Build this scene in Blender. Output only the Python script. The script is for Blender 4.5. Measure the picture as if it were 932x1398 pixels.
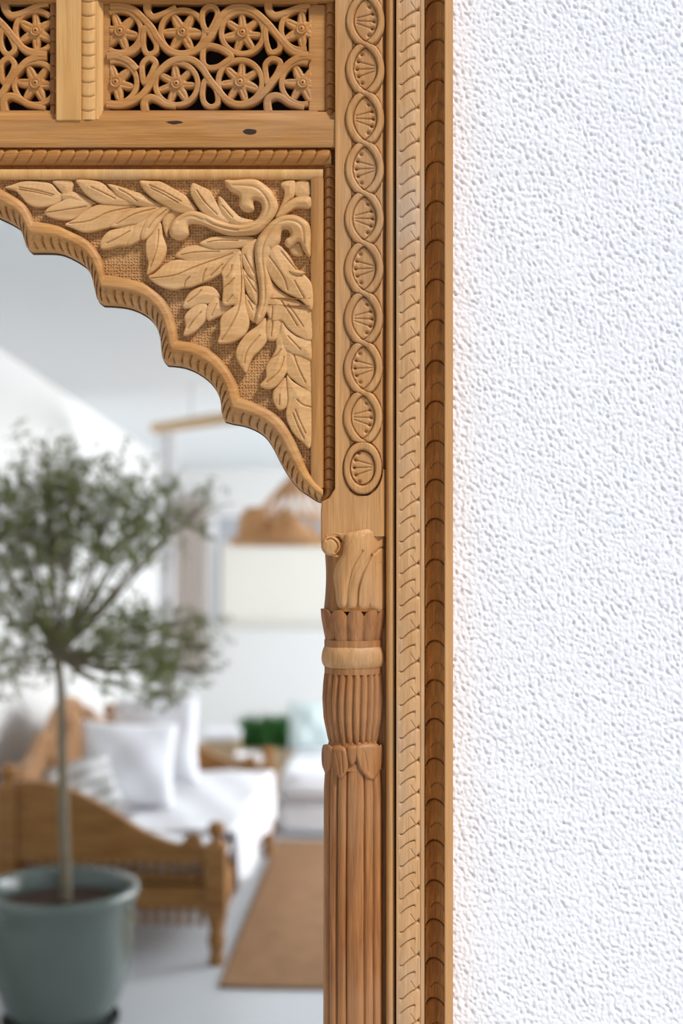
import bpy, bmesh, math, random
import numpy as np
from math import pi, sin, cos, radians
for o in list(bpy.data.objects): bpy.data.objects.remove(o, do_unlink=True)
S = bpy.context.scene
C = S.collection
random.seed(4); rng = np.random.default_rng(4)

# ------------------------------------------------------------ camera, world, lights, exposure
CAMY = -1.9417; EYE = 1.5; F = 1941.7
cam = bpy.data.cameras.new('camera'); co = bpy.data.objects.new('camera', cam); C.objects.link(co)
co.location = (0, CAMY, EYE); co.rotation_euler = (pi/2, 0, 0)
cam.sensor_fit = 'VERTICAL'; cam.sensor_height = 36; cam.sensor_width = 24; cam.lens = 50
cam.clip_start = .05; cam.clip_end = 200
cam.dof.use_dof = True; cam.dof.focus_distance = 1.93; cam.dof.aperture_fstop = 2.0
S.camera = co
w = bpy.data.worlds.new('world'); S.world = w; w.use_nodes = True
bg = w.node_tree.nodes['Background']; bg.inputs[0].default_value = (.86, .92, 1, 1); bg.inputs[1].default_value = .40
S.view_settings.view_transform = 'Standard'; S.view_settings.look = 'None'
S.view_settings.gamma = 1; S.view_settings.exposure = 0.35
def light(name, kind, loc, to, energy, col=(1, 1, 1), size=1, sizey=None, angle=0):
    l = bpy.data.lights.new(name, kind); l.energy = energy; l.color = col
    if kind == 'AREA':
        l.shape = 'RECTANGLE'; l.size = size; l.size_y = sizey or size
    if kind == 'SUN': l.angle = radians(angle)
    o = bpy.data.objects.new(name, l); C.objects.link(o); o.location = loc
    from mathutils import Vector
    o.rotation_euler = (Vector(to) - Vector(loc)).to_track_quat('-Z', 'Y').to_euler()
    return o
# hazy sun high on the right of the terrace the camera stands on
light('sun', 'SUN', (2.7, -2.35, 5.5), (0, 0, 1.5), 2.95, (1, .975, .95), angle=9)
# added fill lamps for the room, out of view at right side and ceiling
light('side_fill', 'AREA', (3.55, 4.6, 1.25), (-1.2, 4.6, 1.1), 114, (.95, .97, 1), 5.0, 1.7)
light('ceiling_fill', 'AREA', (1.9, 4.2, 1.98), (-.1, 5.4, 0), 70, (.95, .97, 1), 1.6, 1.2)

# ------------------------------------------------------------ helpers
def X(px): return (px - 466) / 1000
def Z(py): return EYE - (py - 699) / 1000
def at(px, py, D):                       # point of the room at distance D from the camera
    return ((px - 466) / F * D, CAMY + D, EYE - (py - 699) / F * D)
def onfloor(px, D): return ((px - 466) / F * D, CAMY + D)

def link(name, me, parent=None, mat=None, smooth=True, sharp=None):
    o = bpy.data.objects.new(name, me); C.objects.link(o)
    if mat: me.materials.append(mat)
    if len(me.polygons): me.polygons.foreach_set('use_smooth', [smooth] * len(me.polygons))
    if sharp and smooth: me.set_sharp_from_angle(angle=radians(sharp))
    if parent:
        o.parent = parent
    return o
def empty(name, loc=(0, 0, 0), rz=0):
    o = bpy.data.objects.new(name, None); C.objects.link(o); o.location = loc; o.rotation_euler = (0, 0, rz)
    o.empty_display_size = .05
    return o
def tag(o, label=None, cat=None, group=None, kind=None):
    if label: o['label'] = label
    if cat: o['category'] = cat
    if group: o['group'] = group
    if kind: o['kind'] = kind
    return o
def mesh_np(V, Fc):
    me = bpy.data.meshes.new('m'); V = np.asarray(V, dtype=np.float32)
    Fc = [np.asarray(f, dtype=np.int32) for f in (Fc if isinstance(Fc, list) else [Fc]) if len(f)]
    me.vertices.add(len(V)); me.vertices.foreach_set('co', V.ravel())
    nl = sum(f.size for f in Fc); npol = sum(len(f) for f in Fc)
    me.loops.add(nl); me.polygons.add(npol)
    me.loops.foreach_set('vertex_index', np.concatenate([f.ravel() for f in Fc]))
    tot = np.concatenate([np.full(len(f), f.shape[1], dtype=np.int32) for f in Fc])
    st = np.concatenate([[0], np.cumsum(tot)[:-1]]).astype(np.int32)
    me.polygons.foreach_set('loop_start', st)
    me.update(calc_edges=True); me.validate()
    return me
def grid_faces(nu, nv, off=0, flip=False, closed=False):
    i = np.arange(nu - 1)[:, None] * nv + np.arange(nv - 1)[None, :]
    q = np.stack([i, i + 1, i + nv + 1, i + nv], -1).reshape(-1, 4)
    if closed:
        j = np.arange(nv - 1); b = (nu - 1) * nv
        q = np.concatenate([q, np.stack([b + j, b + j + 1, j + 1, j], -1)])
    if flip: q = q[:, ::-1]
    return q + off
class MB:                                # collects geometry of one part
    def __init__(s): s.v = []; s.f = []
    def add(s, v, f):
        b = len(s.v); s.v += [tuple(p) for p in v]; s.f += [tuple(i + b for i in q) for q in f]; return s
    def box(s, a, b):
        x0, y0, z0 = a; x1, y1, z1 = b
        return s.add([(x0,y0,z0),(x1,y0,z0),(x1,y1,z0),(x0,y1,z0),(x0,y0,z1),(x1,y0,z1),(x1,y1,z1),(x0,y1,z1)],
                     [(0,3,2,1),(4,5,6,7),(0,1,5,4),(1,2,6,5),(2,3,7,6),(3,0,4,7)])
    def lathe(s, prof, c=(0, 0, 0), n=24, a0=0, a1=2*pi, sx=1, sy=1):
        full = abs(a1 - a0 - 2*pi) < 1e-6; m = n if full else n + 1
        v = []
        for r, z in prof:
            for k in range(m):
                a = a0 + (a1 - a0) * k / n
                v.append((c[0] + r*cos(a)*sx, c[1] + r*sin(a)*sy, c[2] + z))
        f = []
        for i in range(len(prof) - 1):
            for k in range(n):
                k2 = (k + 1) % m
                f.append((i*m + k, i*m + k2, (i+1)*m + k2, (i+1)*m + k))
        return s.add(v, f)
    def tube(s, pts, r, n=8, cap=True):
        from mathutils import Vector
        P = [Vector(p) for p in pts]; R = r if hasattr(r, '__len__') else [r]*len(P)
        v = []; up = Vector((.31, .2, .93)).normalized()
        for i, p in enumerate(P):
            t = (P[min(i+1, len(P)-1)] - P[max(i-1, 0)]).normalized()
            u = t.cross(up)
            if u.length < .05: u = t.cross(Vector((1, 0, 0)))
            u.normalize(); q = t.cross(u)
            for k in range(n):
                a = 2*pi*k/n; v.append(p + (u*cos(a) + q*sin(a))*R[i])
        f = [(i*n + k, i*n + (k+1) % n, (i+1)*n + (k+1) % n, (i+1)*n + k) for i in range(len(P)-1) for k in range(n)]
        if cap: f += [tuple(range(n))[::-1], tuple((len(P)-1)*n + k for k in range(n))]
        return s.add(v, f)
    def build(s, name, mat, parent=None, smooth=True, sharp=35, bevel=0):
        me = bpy.data.meshes.new(name); me.from_pydata(s.v, [], s.f); me.update()
        if bevel:
            bm = bmesh.new(); bm.from_mesh(me)
            bmesh.ops.bevel(bm, geom=[e for e in bm.edges], offset=bevel, segments=2, affect='EDGES', clamp_overlap=True)
            bm.to_mesh(me); bm.free()
        return link(name, me, parent, mat, smooth, sharp)
def catmull(P, sub=6, closed=False):
    P = np.asarray(P, float); n = len(P); out = []
    for i in range(n if closed else n - 1):
        if closed: a, b, c, d = P[(i-1) % n], P[i], P[(i+1) % n], P[(i+2) % n]
        else: a, b, c, d = P[max(i-1, 0)], P[i], P[i+1], P[min(i+2, n-1)]
        for k in range(sub):
            t = k / sub
            out.append(.5*((2*b) + (c-a)*t + (2*a-5*b+4*c-d)*t*t + (3*b-a-3*c+d)*t**3))
    if not closed: out.append(P[-1])
    return np.array(out)
def segdist(pts, A, B):                  # distance and nearest point to a set of segments
    best = np.full(len(pts), 1e9); near = np.zeros_like(pts)
    for a, b in zip(A, B):
        ab = b - a; L = max((ab*ab).sum(), 1e-9)
        t = np.clip(((pts - a) @ ab) / L, 0, 1); q = a + t[:, None]*ab
        d = np.hypot(*(pts - q).T); m = d < best; best[m] = d[m]; near[m] = q[m]
    return best, near
def inside(pts, P):
    r = np.zeros(len(pts), bool); n = len(P)
    for i in range(n):
        a, b = P[i], P[(i+1) % n]
        c = (a[1] > pts[:, 1]) != (b[1] > pts[:, 1])
        xx = (b[0]-a[0])*(pts[:, 1]-a[1])/((b[1]-a[1]) if b[1] != a[1] else 1e-9) + a[0]
        r ^= c & (pts[:, 0] < xx)
    return r
OX, OZ = -.576, 0.0                      # origin of the frame: its foot, on the arch's centre line (px -110)
def local(px, py, z):                    # pixel/mm coordinates on the frame, z mm proud -> frame local metres
    px = np.asarray(px, float); py = np.asarray(py, float); z = np.asarray(z, float)
    k = (1941.7 - z) / 1941.7            # keep the carved face at its measured place
    x = (px - 466)*1e-3 - OX; zz = EYE - (py - 699)*1e-3
    return np.stack(np.broadcast_arrays(x, -z*1e-3, zz), -1)
def relief(name, poly, mat, parent, zb=4, zg=-1, H=3, edge=3, veins=(), vd=1.1, vw=.9, tilt=(0, 0), res=1.0, surf=None, sub=5, dome=0, smooth_outline=True, ripple=0):
    """carved piece: a solid with a domed, veined top inside a closed outline"""
    P = catmull(poly, sub, True) if smooth_outline else np.asarray(poly, float)
    x0, y0 = P.min(0) - 2*res; x1, y1 = P.max(0) + 2*res
    gx = np.arange(x0, x1, res); gy = np.arange(y0, y1, res); nx, ny = len(gx), len(gy)
    GX, GY = np.meshgrid(gx, gy, indexing='ij'); pts = np.stack([GX.ravel(), GY.ravel()], 1)
    ins = inside(pts, P)
    I2 = ins.reshape(nx, ny)
    nb = np.zeros_like(I2)
    nb[1:, :] |= I2[:-1, :]; nb[:-1, :] |= I2[1:, :]; nb[:, 1:] |= I2[:, :-1]; nb[:, :-1] |= I2[:, 1:]
    nb[1:, 1:] |= I2[:-1, :-1]; nb[:-1, :-1] |= I2[1:, 1:]; nb[1:, :-1] |= I2[:-1, 1:]; nb[:-1, 1:] |= I2[1:, :-1]
    use = (I2 | nb).ravel(); d = np.zeros(len(pts)); A = P; B = np.roll(P, -1, 0)
    idx = np.where(use)[0]
    dd, near = segdist(pts[idx], A, B); d[idx] = dd
    out = idx[~ins[idx]]; sel = ~ins[idx]; pts[out] = near[sel]; d[out] = 0
    t = np.clip(d/edge, 0, 1); h = zb + H*(1 - (1-t)**2)
    if dome: h += dome*np.clip(d/max(d.max(), 1e-6), 0, 1)
    cx, cy = P.mean(0); h += tilt[0]*(pts[:, 0]-cx) + tilt[1]*(pts[:, 1]-cy)
    for v in veins:
        v = catmull(v, 5) if len(v) > 2 else np.asarray(v, float)
        dv = np.full(len(pts), 99.); dv[idx], _ = segdist(pts[idx], v[:-1], v[1:])
        h -= vd*np.exp(-(dv/vw)**2)
    if ripple: h += ripple*np.sin(pts[:, 0]*.9 + pts[:, 1]*.55 + 3*np.sin(pts[:, 1]*.11))*np.clip(d/3, 0, 1)
    base = 0
    if surf is not None: base = surf(pts[:, 0], pts[:, 1]); h = h + base
    i = np.arange(nx-1)[:, None]*ny + np.arange(ny-1)[None, :]
    q = np.stack([i, i+1, i+ny+1, i+ny], -1).reshape(-1, 4)
    keep = use[q].all(1) & ins[q].any(1); q = q[keep]
    e = np.concatenate([q[:, [0, 1]], q[:, [1, 2]], q[:, [2, 3]], q[:, [3, 0]]])
    key = np.sort(e, 1); kk = key[:, 0].astype(np.int64)*len(pts) + key[:, 1]
    u, inv, cnt = np.unique(kk, return_inverse=True, return_counts=True)
    be = e[cnt[inv] == 1]
    V = local(pts[:, 0], pts[:, 1], h); g = np.broadcast_to(zg + base, h.shape)
    Vg = local(pts[:, 0], pts[:, 1], g); n = len(pts)
    sk = np.stack([be[:, 1], be[:, 0], be[:, 0]+n, be[:, 1]+n], 1)
    Fq = np.concatenate([q, sk])
    us, inv = np.unique(Fq, return_inverse=True); Fq = inv.reshape(Fq.shape)
    V = np.concatenate([V, Vg])[us]
    me = mesh_np(V, Fq[:, ::-1]); bm = bmesh.new(); bm.from_mesh(me)
    bmesh.ops.remove_doubles(bm, verts=bm.verts, dist=2e-5); bm.to_mesh(me); bm.free()
    return link(name, me, parent, mat, True, 50)
def band(name, path, width, mat, parent, z=4, zg=-10, closed=False, groove=0.0, sub=5, taper=None):
    P = catmull(path, sub, closed); n = len(P)
    if closed: T = np.roll(P, -1, 0) - np.roll(P, 1, 0)
    else: T = np.gradient(P, axis=0)
    T /= np.maximum(np.hypot(*T.T), 1e-9)[:, None]; N = np.stack([-T[:, 1], T[:, 0]], 1)
    prof = [(-.5, zg), (-.5, z-2.0), (-.42, z-.6), (-.22, z), (0, z-groove), (.22, z), (.42, z-.6), (.5, z-2.0), (.5, zg)]
    W = np.full(n, float(width)) if taper is None else width*np.interp(np.linspace(0, 1, n), [0, .5, 1], taper)
    pts = np.stack([P + N*(a*W)[:, None] for a, _ in prof], 1)
    V = local(pts[..., 0], pts[..., 1], np.broadcast_to(np.array([b for _, b in prof]), pts.shape[:2])).reshape(-1, 3)
    Fq = grid_faces(n, len(prof), closed=closed)
    fl = [Fq]
    if not closed: fl.append(np.array([list(range(len(prof))), list(range((n-1)*len(prof), n*len(prof)))[::-1]]))
    return link(name, mesh_np(V, fl), parent, mat, True, 55)
def strip(name, x0, x1, y0, y1, hf, mat, parent, rx=1.0, ry=1.0, zg=-30, horizontal=False):
    """moulding or panel whose carved face is z = hf(x, y), closed down to zg at its four sides"""
    gx = np.linspace(x0, x1, max(3, int(round((x1-x0)/rx))+1)); gy = np.linspace(y0, y1, max(3, int(round((y1-y0)/ry))+1))
    gx = np.concatenate([[x0], gx, [x1]]); gy = np.concatenate([[y0], gy, [y1]])
    GX, GY = np.meshgrid(gx, gy, indexing='ij'); H = hf(GX, GY)*np.ones_like(GX)
    H[0, :] = zg; H[-1, :] = zg; H[:, 0] = zg; H[:, -1] = zg
    V = local(GX, GY, H).reshape(-1, 3)
    return link(name, mesh_np(V, grid_faces(len(gx), len(gy), flip=True)), parent, mat, True, 60)
def plank(name, x0, x1, y0, y1, z0, z1, mat, parent, bevel=1.2):
    a = local(x0, y1, z0); b = local(x1, y0, z1)
    return MB().box((a[0], b[1], a[2]), (b[0], a[1], b[2])).build(name, mat, parent, bevel=bevel*1e-3, sharp=40)

# ------------------------------------------------------------ materials
def nt(name):
    m = bpy.data.materials.new(name); m.use_nodes = True; n = m.node_tree; return m, n, n.nodes['Principled BSDF']
def plain(name, col, rough=.6, spec=.3, bump=0, bscale=60, var=0, metal=0, trans=0, coat=0):
    m, n, b = nt(name); b.inputs['Roughness'].default_value = rough; b.inputs['Specular IOR Level'].default_value = spec
    b.inputs['Base Color'].default_value = (*col, 1); b.inputs['Metallic'].default_value = metal
    b.inputs['Coat Weight'].default_value = coat
    if var or bump:
        tc = n.nodes.new('ShaderNodeTexCoord'); no = n.nodes.new('ShaderNodeTexNoise'); no.inputs['Scale'].default_value = bscale
        no.inputs['Detail'].default_value = 4; n.links.new(tc.outputs['Object'], no.inputs['Vector'])
        if var:
            mx = n.nodes.new('ShaderNodeMix'); mx.data_type = 'RGBA'
            mx.inputs[6].default_value = (*[c*(1-var) for c in col], 1); mx.inputs[7].default_value = (*[min(1, c*(1+var)) for c in col], 1)
            n.links.new(no.outputs['Fac'], mx.inputs[0]); n.links.new(mx.outputs[2], b.inputs['Base Color'])
        if bump:
            bp = n.nodes.new('ShaderNodeBump'); bp.inputs['Strength'].default_value = bump; bp.inputs['Distance'].default_value = .004
            n.links.new(no.outputs['Fac'], bp.inputs['Height']); n.links.new(bp.outputs[0], b.inputs['Normal'])
    return m
def wood(name, c1, c2, axis='Z', grain=.25, rough=.5, stipple=False, patch=(.36, .27, .19), pamt=.25, fs=260):
    m, n, b = nt(name); L = n.links.new
    tc = n.nodes.new('ShaderNodeTexCoord')
    def noise(sc, det, along, src=None, rg=.6, dist=0):
        mp = n.nodes.new('ShaderNodeMapping')
        mp.inputs['Scale'].default_value = [sc*along if a == axis else sc for a in 'XYZ']
        no = n.nodes.new('ShaderNodeTexNoise'); no.inputs['Scale'].default_value = 1; no.inputs['Detail'].default_value = det
        no.inputs['Roughness'].default_value = rg; no.inputs['Distortion'].default_value = dist
        L(tc.outputs['Object'], mp.inputs[0]); L(mp.outputs[0], no.inputs['Vector']); return no.outputs['Fac']
    a = noise(70, 5, .07, dist=.6); f = noise(fs*2, 3, .03); p = noise(9, 3, .5)
    cr = n.nodes.new('ShaderNodeValToRGB'); cr.color_ramp.elements[0].position = .33; cr.color_ramp.elements[1].position = .68
    cr.color_ramp.elements[0].color = (*c2, 1); cr.color_ramp.elements[1].color = (*c1, 1); L(a, cr.inputs[0])
    mr = n.nodes.new('ShaderNodeMapRange'); mr.inputs[1].default_value = .35; mr.inputs[2].default_value = .7
    mr.inputs[3].default_value = 1 - grain; mr.inputs[4].default_value = 1 + grain*.35; L(f, mr.inputs[0])
    mu = n.nodes.new('ShaderNodeVectorMath'); mu.operation = 'SCALE'; L(cr.outputs[0], mu.inputs[0]); L(mr.outputs[0], mu.inputs['Scale'])
    pr = n.nodes.new('ShaderNodeMapRange'); pr.inputs[1].default_value = .5; pr.inputs[2].default_value = .72; pr.inputs[4].default_value = pamt; L(p, pr.inputs[0])
    mx = n.nodes.new('ShaderNodeMix'); mx.data_type = 'RGBA'; mx.inputs[7].default_value = (*patch, 1)
    L(pr.outputs[0], mx.inputs[0]); L(mu.outputs[0], mx.inputs[6]); L(mx.outputs[2], b.inputs['Base Color'])
    b.inputs['Roughness'].default_value = rough; b.inputs['Specular IOR Level'].default_value = .35
    bp = n.nodes.new('ShaderNodeBump'); bp.inputs['Strength'].default_value = .35; bp.inputs['Distance'].default_value = .0012
    L(f, bp.inputs['Height']); last = bp
    if stipple:
        vo = n.nodes.new('ShaderNodeTexVoronoi'); vo.inputs['Scale'].default_value = 250; vo.inputs['Randomness'].default_value = .35
        L(tc.outputs['Object'], vo.inputs['Vector'])
        m2 = n.nodes.new('ShaderNodeMapRange'); m2.inputs[1].default_value = .0; m2.inputs[2].default_value = .42; L(vo.outputs['Distance'], m2.inputs[0])
        b2 = n.nodes.new('ShaderNodeBump'); b2.inputs['Strength'].default_value = 1; b2.inputs['Distance'].default_value = .0026
        L(m2.outputs[0], b2.inputs['Height']); L(bp.outputs[0], b2.inputs['Normal']); last = b2
    L(last.outputs[0], b.inputs['Normal'])
    return m
W_LEAF = wood('wood_leaf', (.64, .365, .155), (.52, .27, .095), 'X', .14, pamt=.25, patch=(.62, .43, .27))
W_GROUND = wood('wood_ground', (.57, .30, .115), (.45, .215, .07), 'X', .15, stipple=True)
W_ARCH = wood('wood_arch', (.54, .265, .078), (.38, .16, .036), 'X', .16)
W_H = wood('wood_rail', (.52, .245, .07), (.38, .16, .037), 'X', .2)
W_LAT = wood('wood_lattice', (.52, .245, .073), (.40, .165, .04), 'X', .12)
W_MUL = wood('wood_mullion', (.64, .36, .13), (.53, .265, .08), 'Z', .1)
W_ROPE = wood('wood_rope', (.38, .155, .035), (.25, .09, .018), 'Z', .2, pamt=.1)
W_ROPEH = wood('wood_rope_lying', (.46, .195, .045), (.31, .115, .022), 'X', .2, pamt=.1)
W_BORD = wood('wood_border', (.48, .23, .065), (.36, .15, .035), 'Z', .16)
W_PANEL = wood('wood_panel', (.58, .31, .12), (.43, .20, .065), 'Z', .2)
W_COL = wood('wood_column', (.42, .175, .052), (.25, .085, .019), 'Z', .32, patch=(.45, .25, .12), pamt=.4)
W_STRIP = wood('wood_strip', (.62, .365, .175), (.51, .275, .115), 'Z', .2, patch=(.46, .36, .28), pamt=.7)
W_FIL = wood('wood_fillet', (.58, .31, .115), (.43, .205, .06), 'Z', .2)
W_COVE_SHADED = wood('wood_cove_shaded', (.40, .165, .035), (.22, .075, .012), 'Z', .3, pamt=0)  # dark tone puts the shade of the cove's left-facing slope into the colour
W_EDGE = wood('wood_edge', (.60, .325, .135), (.53, .265, .10), 'Z', .05, pamt=.1)
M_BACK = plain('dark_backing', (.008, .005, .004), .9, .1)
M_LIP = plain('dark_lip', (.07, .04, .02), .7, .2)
M_KNOT = plain('knot', (.035, .016, .01), .6)

# ------------------------------------------------------------ setting: the stucco wall and the room beyond the arch
M_STUCCO = plain('white_stucco', (.815, .825, .865), .85, .15, bump=.25, bscale=420)
M_WALL = plain('white_plaster', (.77, .765, .75), .9, .1, bump=.1, bscale=30)
M_CEIL = plain('ceiling_paint', (.80, .83, .84), .9, .1)
M_FLOOR = plain('pale_floor', (.60, .62, .64), .42, .35, var=.05, bscale=3)
TH = .0453                                # the room is turned a little against the picture plane
RZ = -math.atan(TH)
def stucco():
    mm = 1.5; nx, ny = 400, 1100            # 0.6 m x 1.65 m of modelled render
    g = rng.standard_normal((nx, ny)); fx = np.fft.fftfreq(nx, mm)[:, None]; fy = np.fft.fftfreq(ny, mm)[None, :]
    a = radians(-28); u = fx*cos(a) + fy*sin(a); v = -fx*sin(a) + fy*cos(a)
    k = np.sqrt((u*.85)**2 + (v*1.25)**2)
    def bp(k0, s): return np.exp(-((k - k0)/s)**2)
    G = np.fft.fft2(g); n1 = np.real(np.fft.ifft2(G*bp(1/11.5, .045))); n1 /= n1.std()
    n2 = np.real(np.fft.ifft2(np.fft.fft2(rng.standard_normal((nx, ny)))*bp(1/6.5, .05))); n2 /= n2.std()
    n3 = np.real(np.fft.ifft2(np.fft.fft2(rng.standard_normal((nx, ny)))*np.exp(-(k/.012)**2))); n3 /= n3.std()
    h = np.tanh(n1*.9+.3)*.55 + n2*.30 + .35*n3 - .95*np.clip(-n1-.75, 0, 1.6) - .55*np.clip(-n2-1.1, 0, 2)
    gx = 600 + np.arange(nx)*mm; gy = -60 + np.arange(ny)*mm
    e = np.minimum(np.minimum(np.arange(nx), nx-1-np.arange(nx))[:, None], np.minimum(np.arange(ny), ny-1-np.arange(ny))[None, :])
    h = h*np.clip(e/6, 0, 1)
    GX, GY = np.meshgrid(gx, gy, indexing='ij')
    x = X(GX); z = Z(GY); y = .028 - h*.85e-3
    return np.stack([x, y, z], -1).reshape(-1, 3), grid_faces(nx, ny, flip=True), (X(600), X(600+(nx-1)*mm), Z(-60+(ny-1)*mm), Z(-60))
V, Fq, (sx0, sx1, sz0, sz1) = stucco()
b = MB()
b.box((-7, .0281, 0), (-1.16, .17, 3.2)); b.box((-1.16, .0281, Z(190)), (0.006, .17, 3.2))
b.box((.006, .0281, 0), (sx0, .17, 3.2)); b.box((sx1, .0281, 0), (7, .17, 3.2))
b.box((sx0, .0281, 0), (sx1, .17, sz0)); b.box((sx0, .0281, sz1), (sx1, .17, 3.2)); b.box((sx0, .06, sz0), (sx1, .17, sz1))
nv = len(V); V = np.concatenate([V, np.array(b.v)]); f2 = np.array(b.f) + nv
wf = link('wall_front', mesh_np(V, np.concatenate([Fq, f2])), None, M_STUCCO, True, 60)
tag(wf, 'white wall with rough pebbly stucco beside the carved frame', None, None, 'structure')

def rot(x, y):                            # room axes (x across, y into depth) -> world, turned about the rug's corner line
    c, s = cos(RZ), sin(RZ); return x*c - y*s, x*s + y*c
def rbox(mb, a, c): 
    k = len(mb.v); mb.box(a, c)
    mb.v[k:] = [(*rot(p[0], p[1]), p[2]) for p in mb.v[k:]]; return mb
CZ = lambda y: 2.52 - .079*(y + 1.94)     # sloping ceiling height
fl = MB(); fl.box((-9, -6, -.1), (9, 12, 0)); tag(fl.build('floor', M_FLOOR, smooth=False), 'pale grey polished floor', None, None, 'structure')
XL, XR, YF = -1.42, 3.7, 7.35
cb = MB()
def slab(x0, x1, y0, y1):
    v = []
    for dz in (0, .12):
        for x, y in ((x0, y0), (x1, y0), (x1, y1), (x0, y1)):
            v.append((*rot(x, y), CZ(y)+dz))
    cb.add(v, [(0,3,2,1),(4,5,6,7),(0,1,5,4),(1,2,6,5),(2,3,7,6),(3,0,4,7)])
slab(XL-.1, XR+.1, .25, YF+.2)
tag(cb.build('ceiling', M_CEIL, smooth=False), 'pale sloping ceiling', None, None, 'structure')
tag(rbox(MB(), (XL-.12, .22, 0), (XL, YF, 2.5)).build('wall_left', M_WALL, smooth=False), 'white wall behind the daybed', None, None, 'structure')
b = MB(); rbox(b, (XR, .22, 0), (XR+.12, YF, .35)); rbox(b, (XR, .22, 2.15), (XR+.12, YF, 2.6)); rbox(b, (XR, .22, .35), (XR+.12, .7, 2.15)); rbox(b, (XR, 6.9, .35), (XR+.12, YF, 2.15))  # wall out of view; its long opening is added to light the room
tag(b.build('wall_right', M_WALL, smooth=False), 'white wall with a long unseen opening added to light the room', None, None, 'structure')
def pxx(px, D): return (px-466)/F*D
wx0, wx1 = -.83-.0, .95; wz0, wz1 = .78, 1.50
b = MB(); rbox(b, (XL-.12, YF, 0), (wx0-.36, YF+.14, 2.3)); rbox(b, (wx1-.36, YF, 0), (XR+.12, YF+.14, 2.3))
rbox(b, (wx0-.36, YF, 0), (wx1-.36, YF+.14, wz0)); rbox(b, (wx0-.36, YF, wz1), (wx1-.36, YF+.14, 2.3))
tag(b.build('wall_far', M_WALL, smooth=False), 'white far wall with a low wide window', None, None, 'structure')
fr = MB()
for a, c in (((wx0, wz0), (wx1, wz0+.03)), ((wx0, wz1-.03), (wx1, wz1)), ((wx0, wz0), (wx0+.03, wz1)), ((wx1-.03, wz0), (wx1, wz1)), ((.04, wz0), (.07, wz1))):
    rbox(fr, (a[0]-.36, YF+.04, a[1]), (c[0]-.36, YF+.09, c[1]))
wn = fr.build('window_1', plain('window_white', (.85, .85, .85), .5), smooth=False)
tag(wn, 'wide low window in the far wall', None, None, 'structure')

# ------------------------------------------------------------ THE CARVED FRAME
FR = empty('carved_frame', (OX, 0, 0))
tag(FR, 'honey brown carved wooden arch frame with pierced lattice, leafy spandrel and fluted column', 'frame')
# --- rails, mullion, borders
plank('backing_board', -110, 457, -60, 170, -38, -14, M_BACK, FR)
plank('top_rail', -110, 457, -60, 4, -14, 9, W_H, FR, 1.5)
rail = strip('rail', -110, 457, 153, 203, lambda x, y: np.where(y < 166, 1 + (y-153)*.45, 10 - 1.2*np.clip((y-196)/7, 0, 1)**2 + .25*np.sin(x*.05+y*.1)), W_H, FR, 3, 1, -38)
for nm, c in (('knot', [(331, 182), (336, 178), (344, 178), (351, 180), (350, 185), (343, 187), (335, 186)]),
              ('knot', [(225, 169), (234, 167), (246, 167), (252, 170), (246, 172), (236, 173)])):
    relief(nm, c, M_KNOT, rail, zb=9.4, zg=5, H=.8, edge=2, res=.8)
def rope_h(x, y, y0, y1, per, zp, zb, slant=6, x0=0):
    t = (y-(y0+y1)/2)/((y1-y0)/2); h = zb + (zp-zb)*np.sqrt(np.clip(1-t*t, 0, 1))
    ph = ((x - x0) - slant*(1-t)*.9 + 4*t*t) % per
    d = np.minimum(ph, per-ph); g = np.exp(-(d/1.3)**2)*2.6 + np.clip(1-ph/(per*.6), 0, 1)*.9
    hook = np.exp(-((t+.75)/.2)**2)*np.exp(-((((x-x0) - slant*1.6 + per*.28) % per - per*.28)/3.0)**2)*1.6
    return h - g*np.clip(1.15-np.abs(t), 0, 1)**.4 - hook
strip('rope_moulding', -110, 452, 204, 226, lambda x, y: rope_h(x, y, 203, 227, 19.3, 9.5, -1), W_ROPEH, FR, .8, .8, -38)
plank('fillet', -110, 443, 226, 233, -38, -3, W_ROPE, FR, .5)
strip('spandrel_border', -110, 441, 232.5, 246, lambda x, y: 4 + 4.2*np.sqrt(np.clip(1-((y-239)/7.2)**2, 0, 1)), W_MUL, FR, 4, .8, -38)
strip('spandrel_border', 424.5, 441.5, 244, 666, lambda x, y: 3 + 5*np.sqrt(np.clip(1-((x-432)/10)**2, 0, 1)), W_BORD, FR, .9, 4, -38)
def rope_v(x, y, x0, x1, per, zp, zb, cup=4, y0=0, jit=1.2, depth=2.6, w=1.0):
    t = (x-(x0+x1)/2)/((x1-x0)/2); h = zb + (zp-zb)*np.sqrt(np.clip(1-t*t, 0, 1))
    yy = y - y0 - cup*(t*t) + jit*np.sin(y*.043+x0)
    ph = yy % per; d = np.minimum(ph, per-ph)
    return h - (np.exp(-(d/w)**2)*depth + np.clip(1-ph/(per*.7), 0, 1)*1.0)*np.clip(1.2-np.abs(t), 0, 1)**.4
strip('rope_moulding', 442, 457.5, 226, 668, lambda x, y: rope_v(x, y, 441, 458.5, 14.2, 5, -6), W_ROPE, FR, .7, .8, -38)
strip('rope_moulding', 444, 457.5, -60, 166, lambda x, y: rope_v(x, y, 443, 458.5, 16.5, 4, -6), W_ROPE, FR, .7, .8, -38)
mul = plank('mullion', 78.5, 113, -60, 168, -14, 12, W_MUL, FR, 1.2)
strip('bead_moulding', 113, 131, -60, 166, lambda x, y: rope_v(x, y, 110, 134, 18.5, 11.5, 4, cup=-4, depth=1.7, y0=6, w=.9), W_MUL, FR, .8, .8, -14)
strip('fillet', 131, 141, -60, 165, lambda x, y: 8 - 7*np.clip((x-135)/5, 0, 1) - 1.6*np.exp(-((x-136.5)/.8)**2), W_MUL, FR, .8, 4, -14)
strip('bead_moulding', 68.5, 78.5, -60, 165, lambda x, y: rope_v(x, y, 66, 80, 17.5, 3, -5, cup=3, y0=3), W_ROPE, FR, .8, .8, -14)
for y in (160, 157):
    pass
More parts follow.
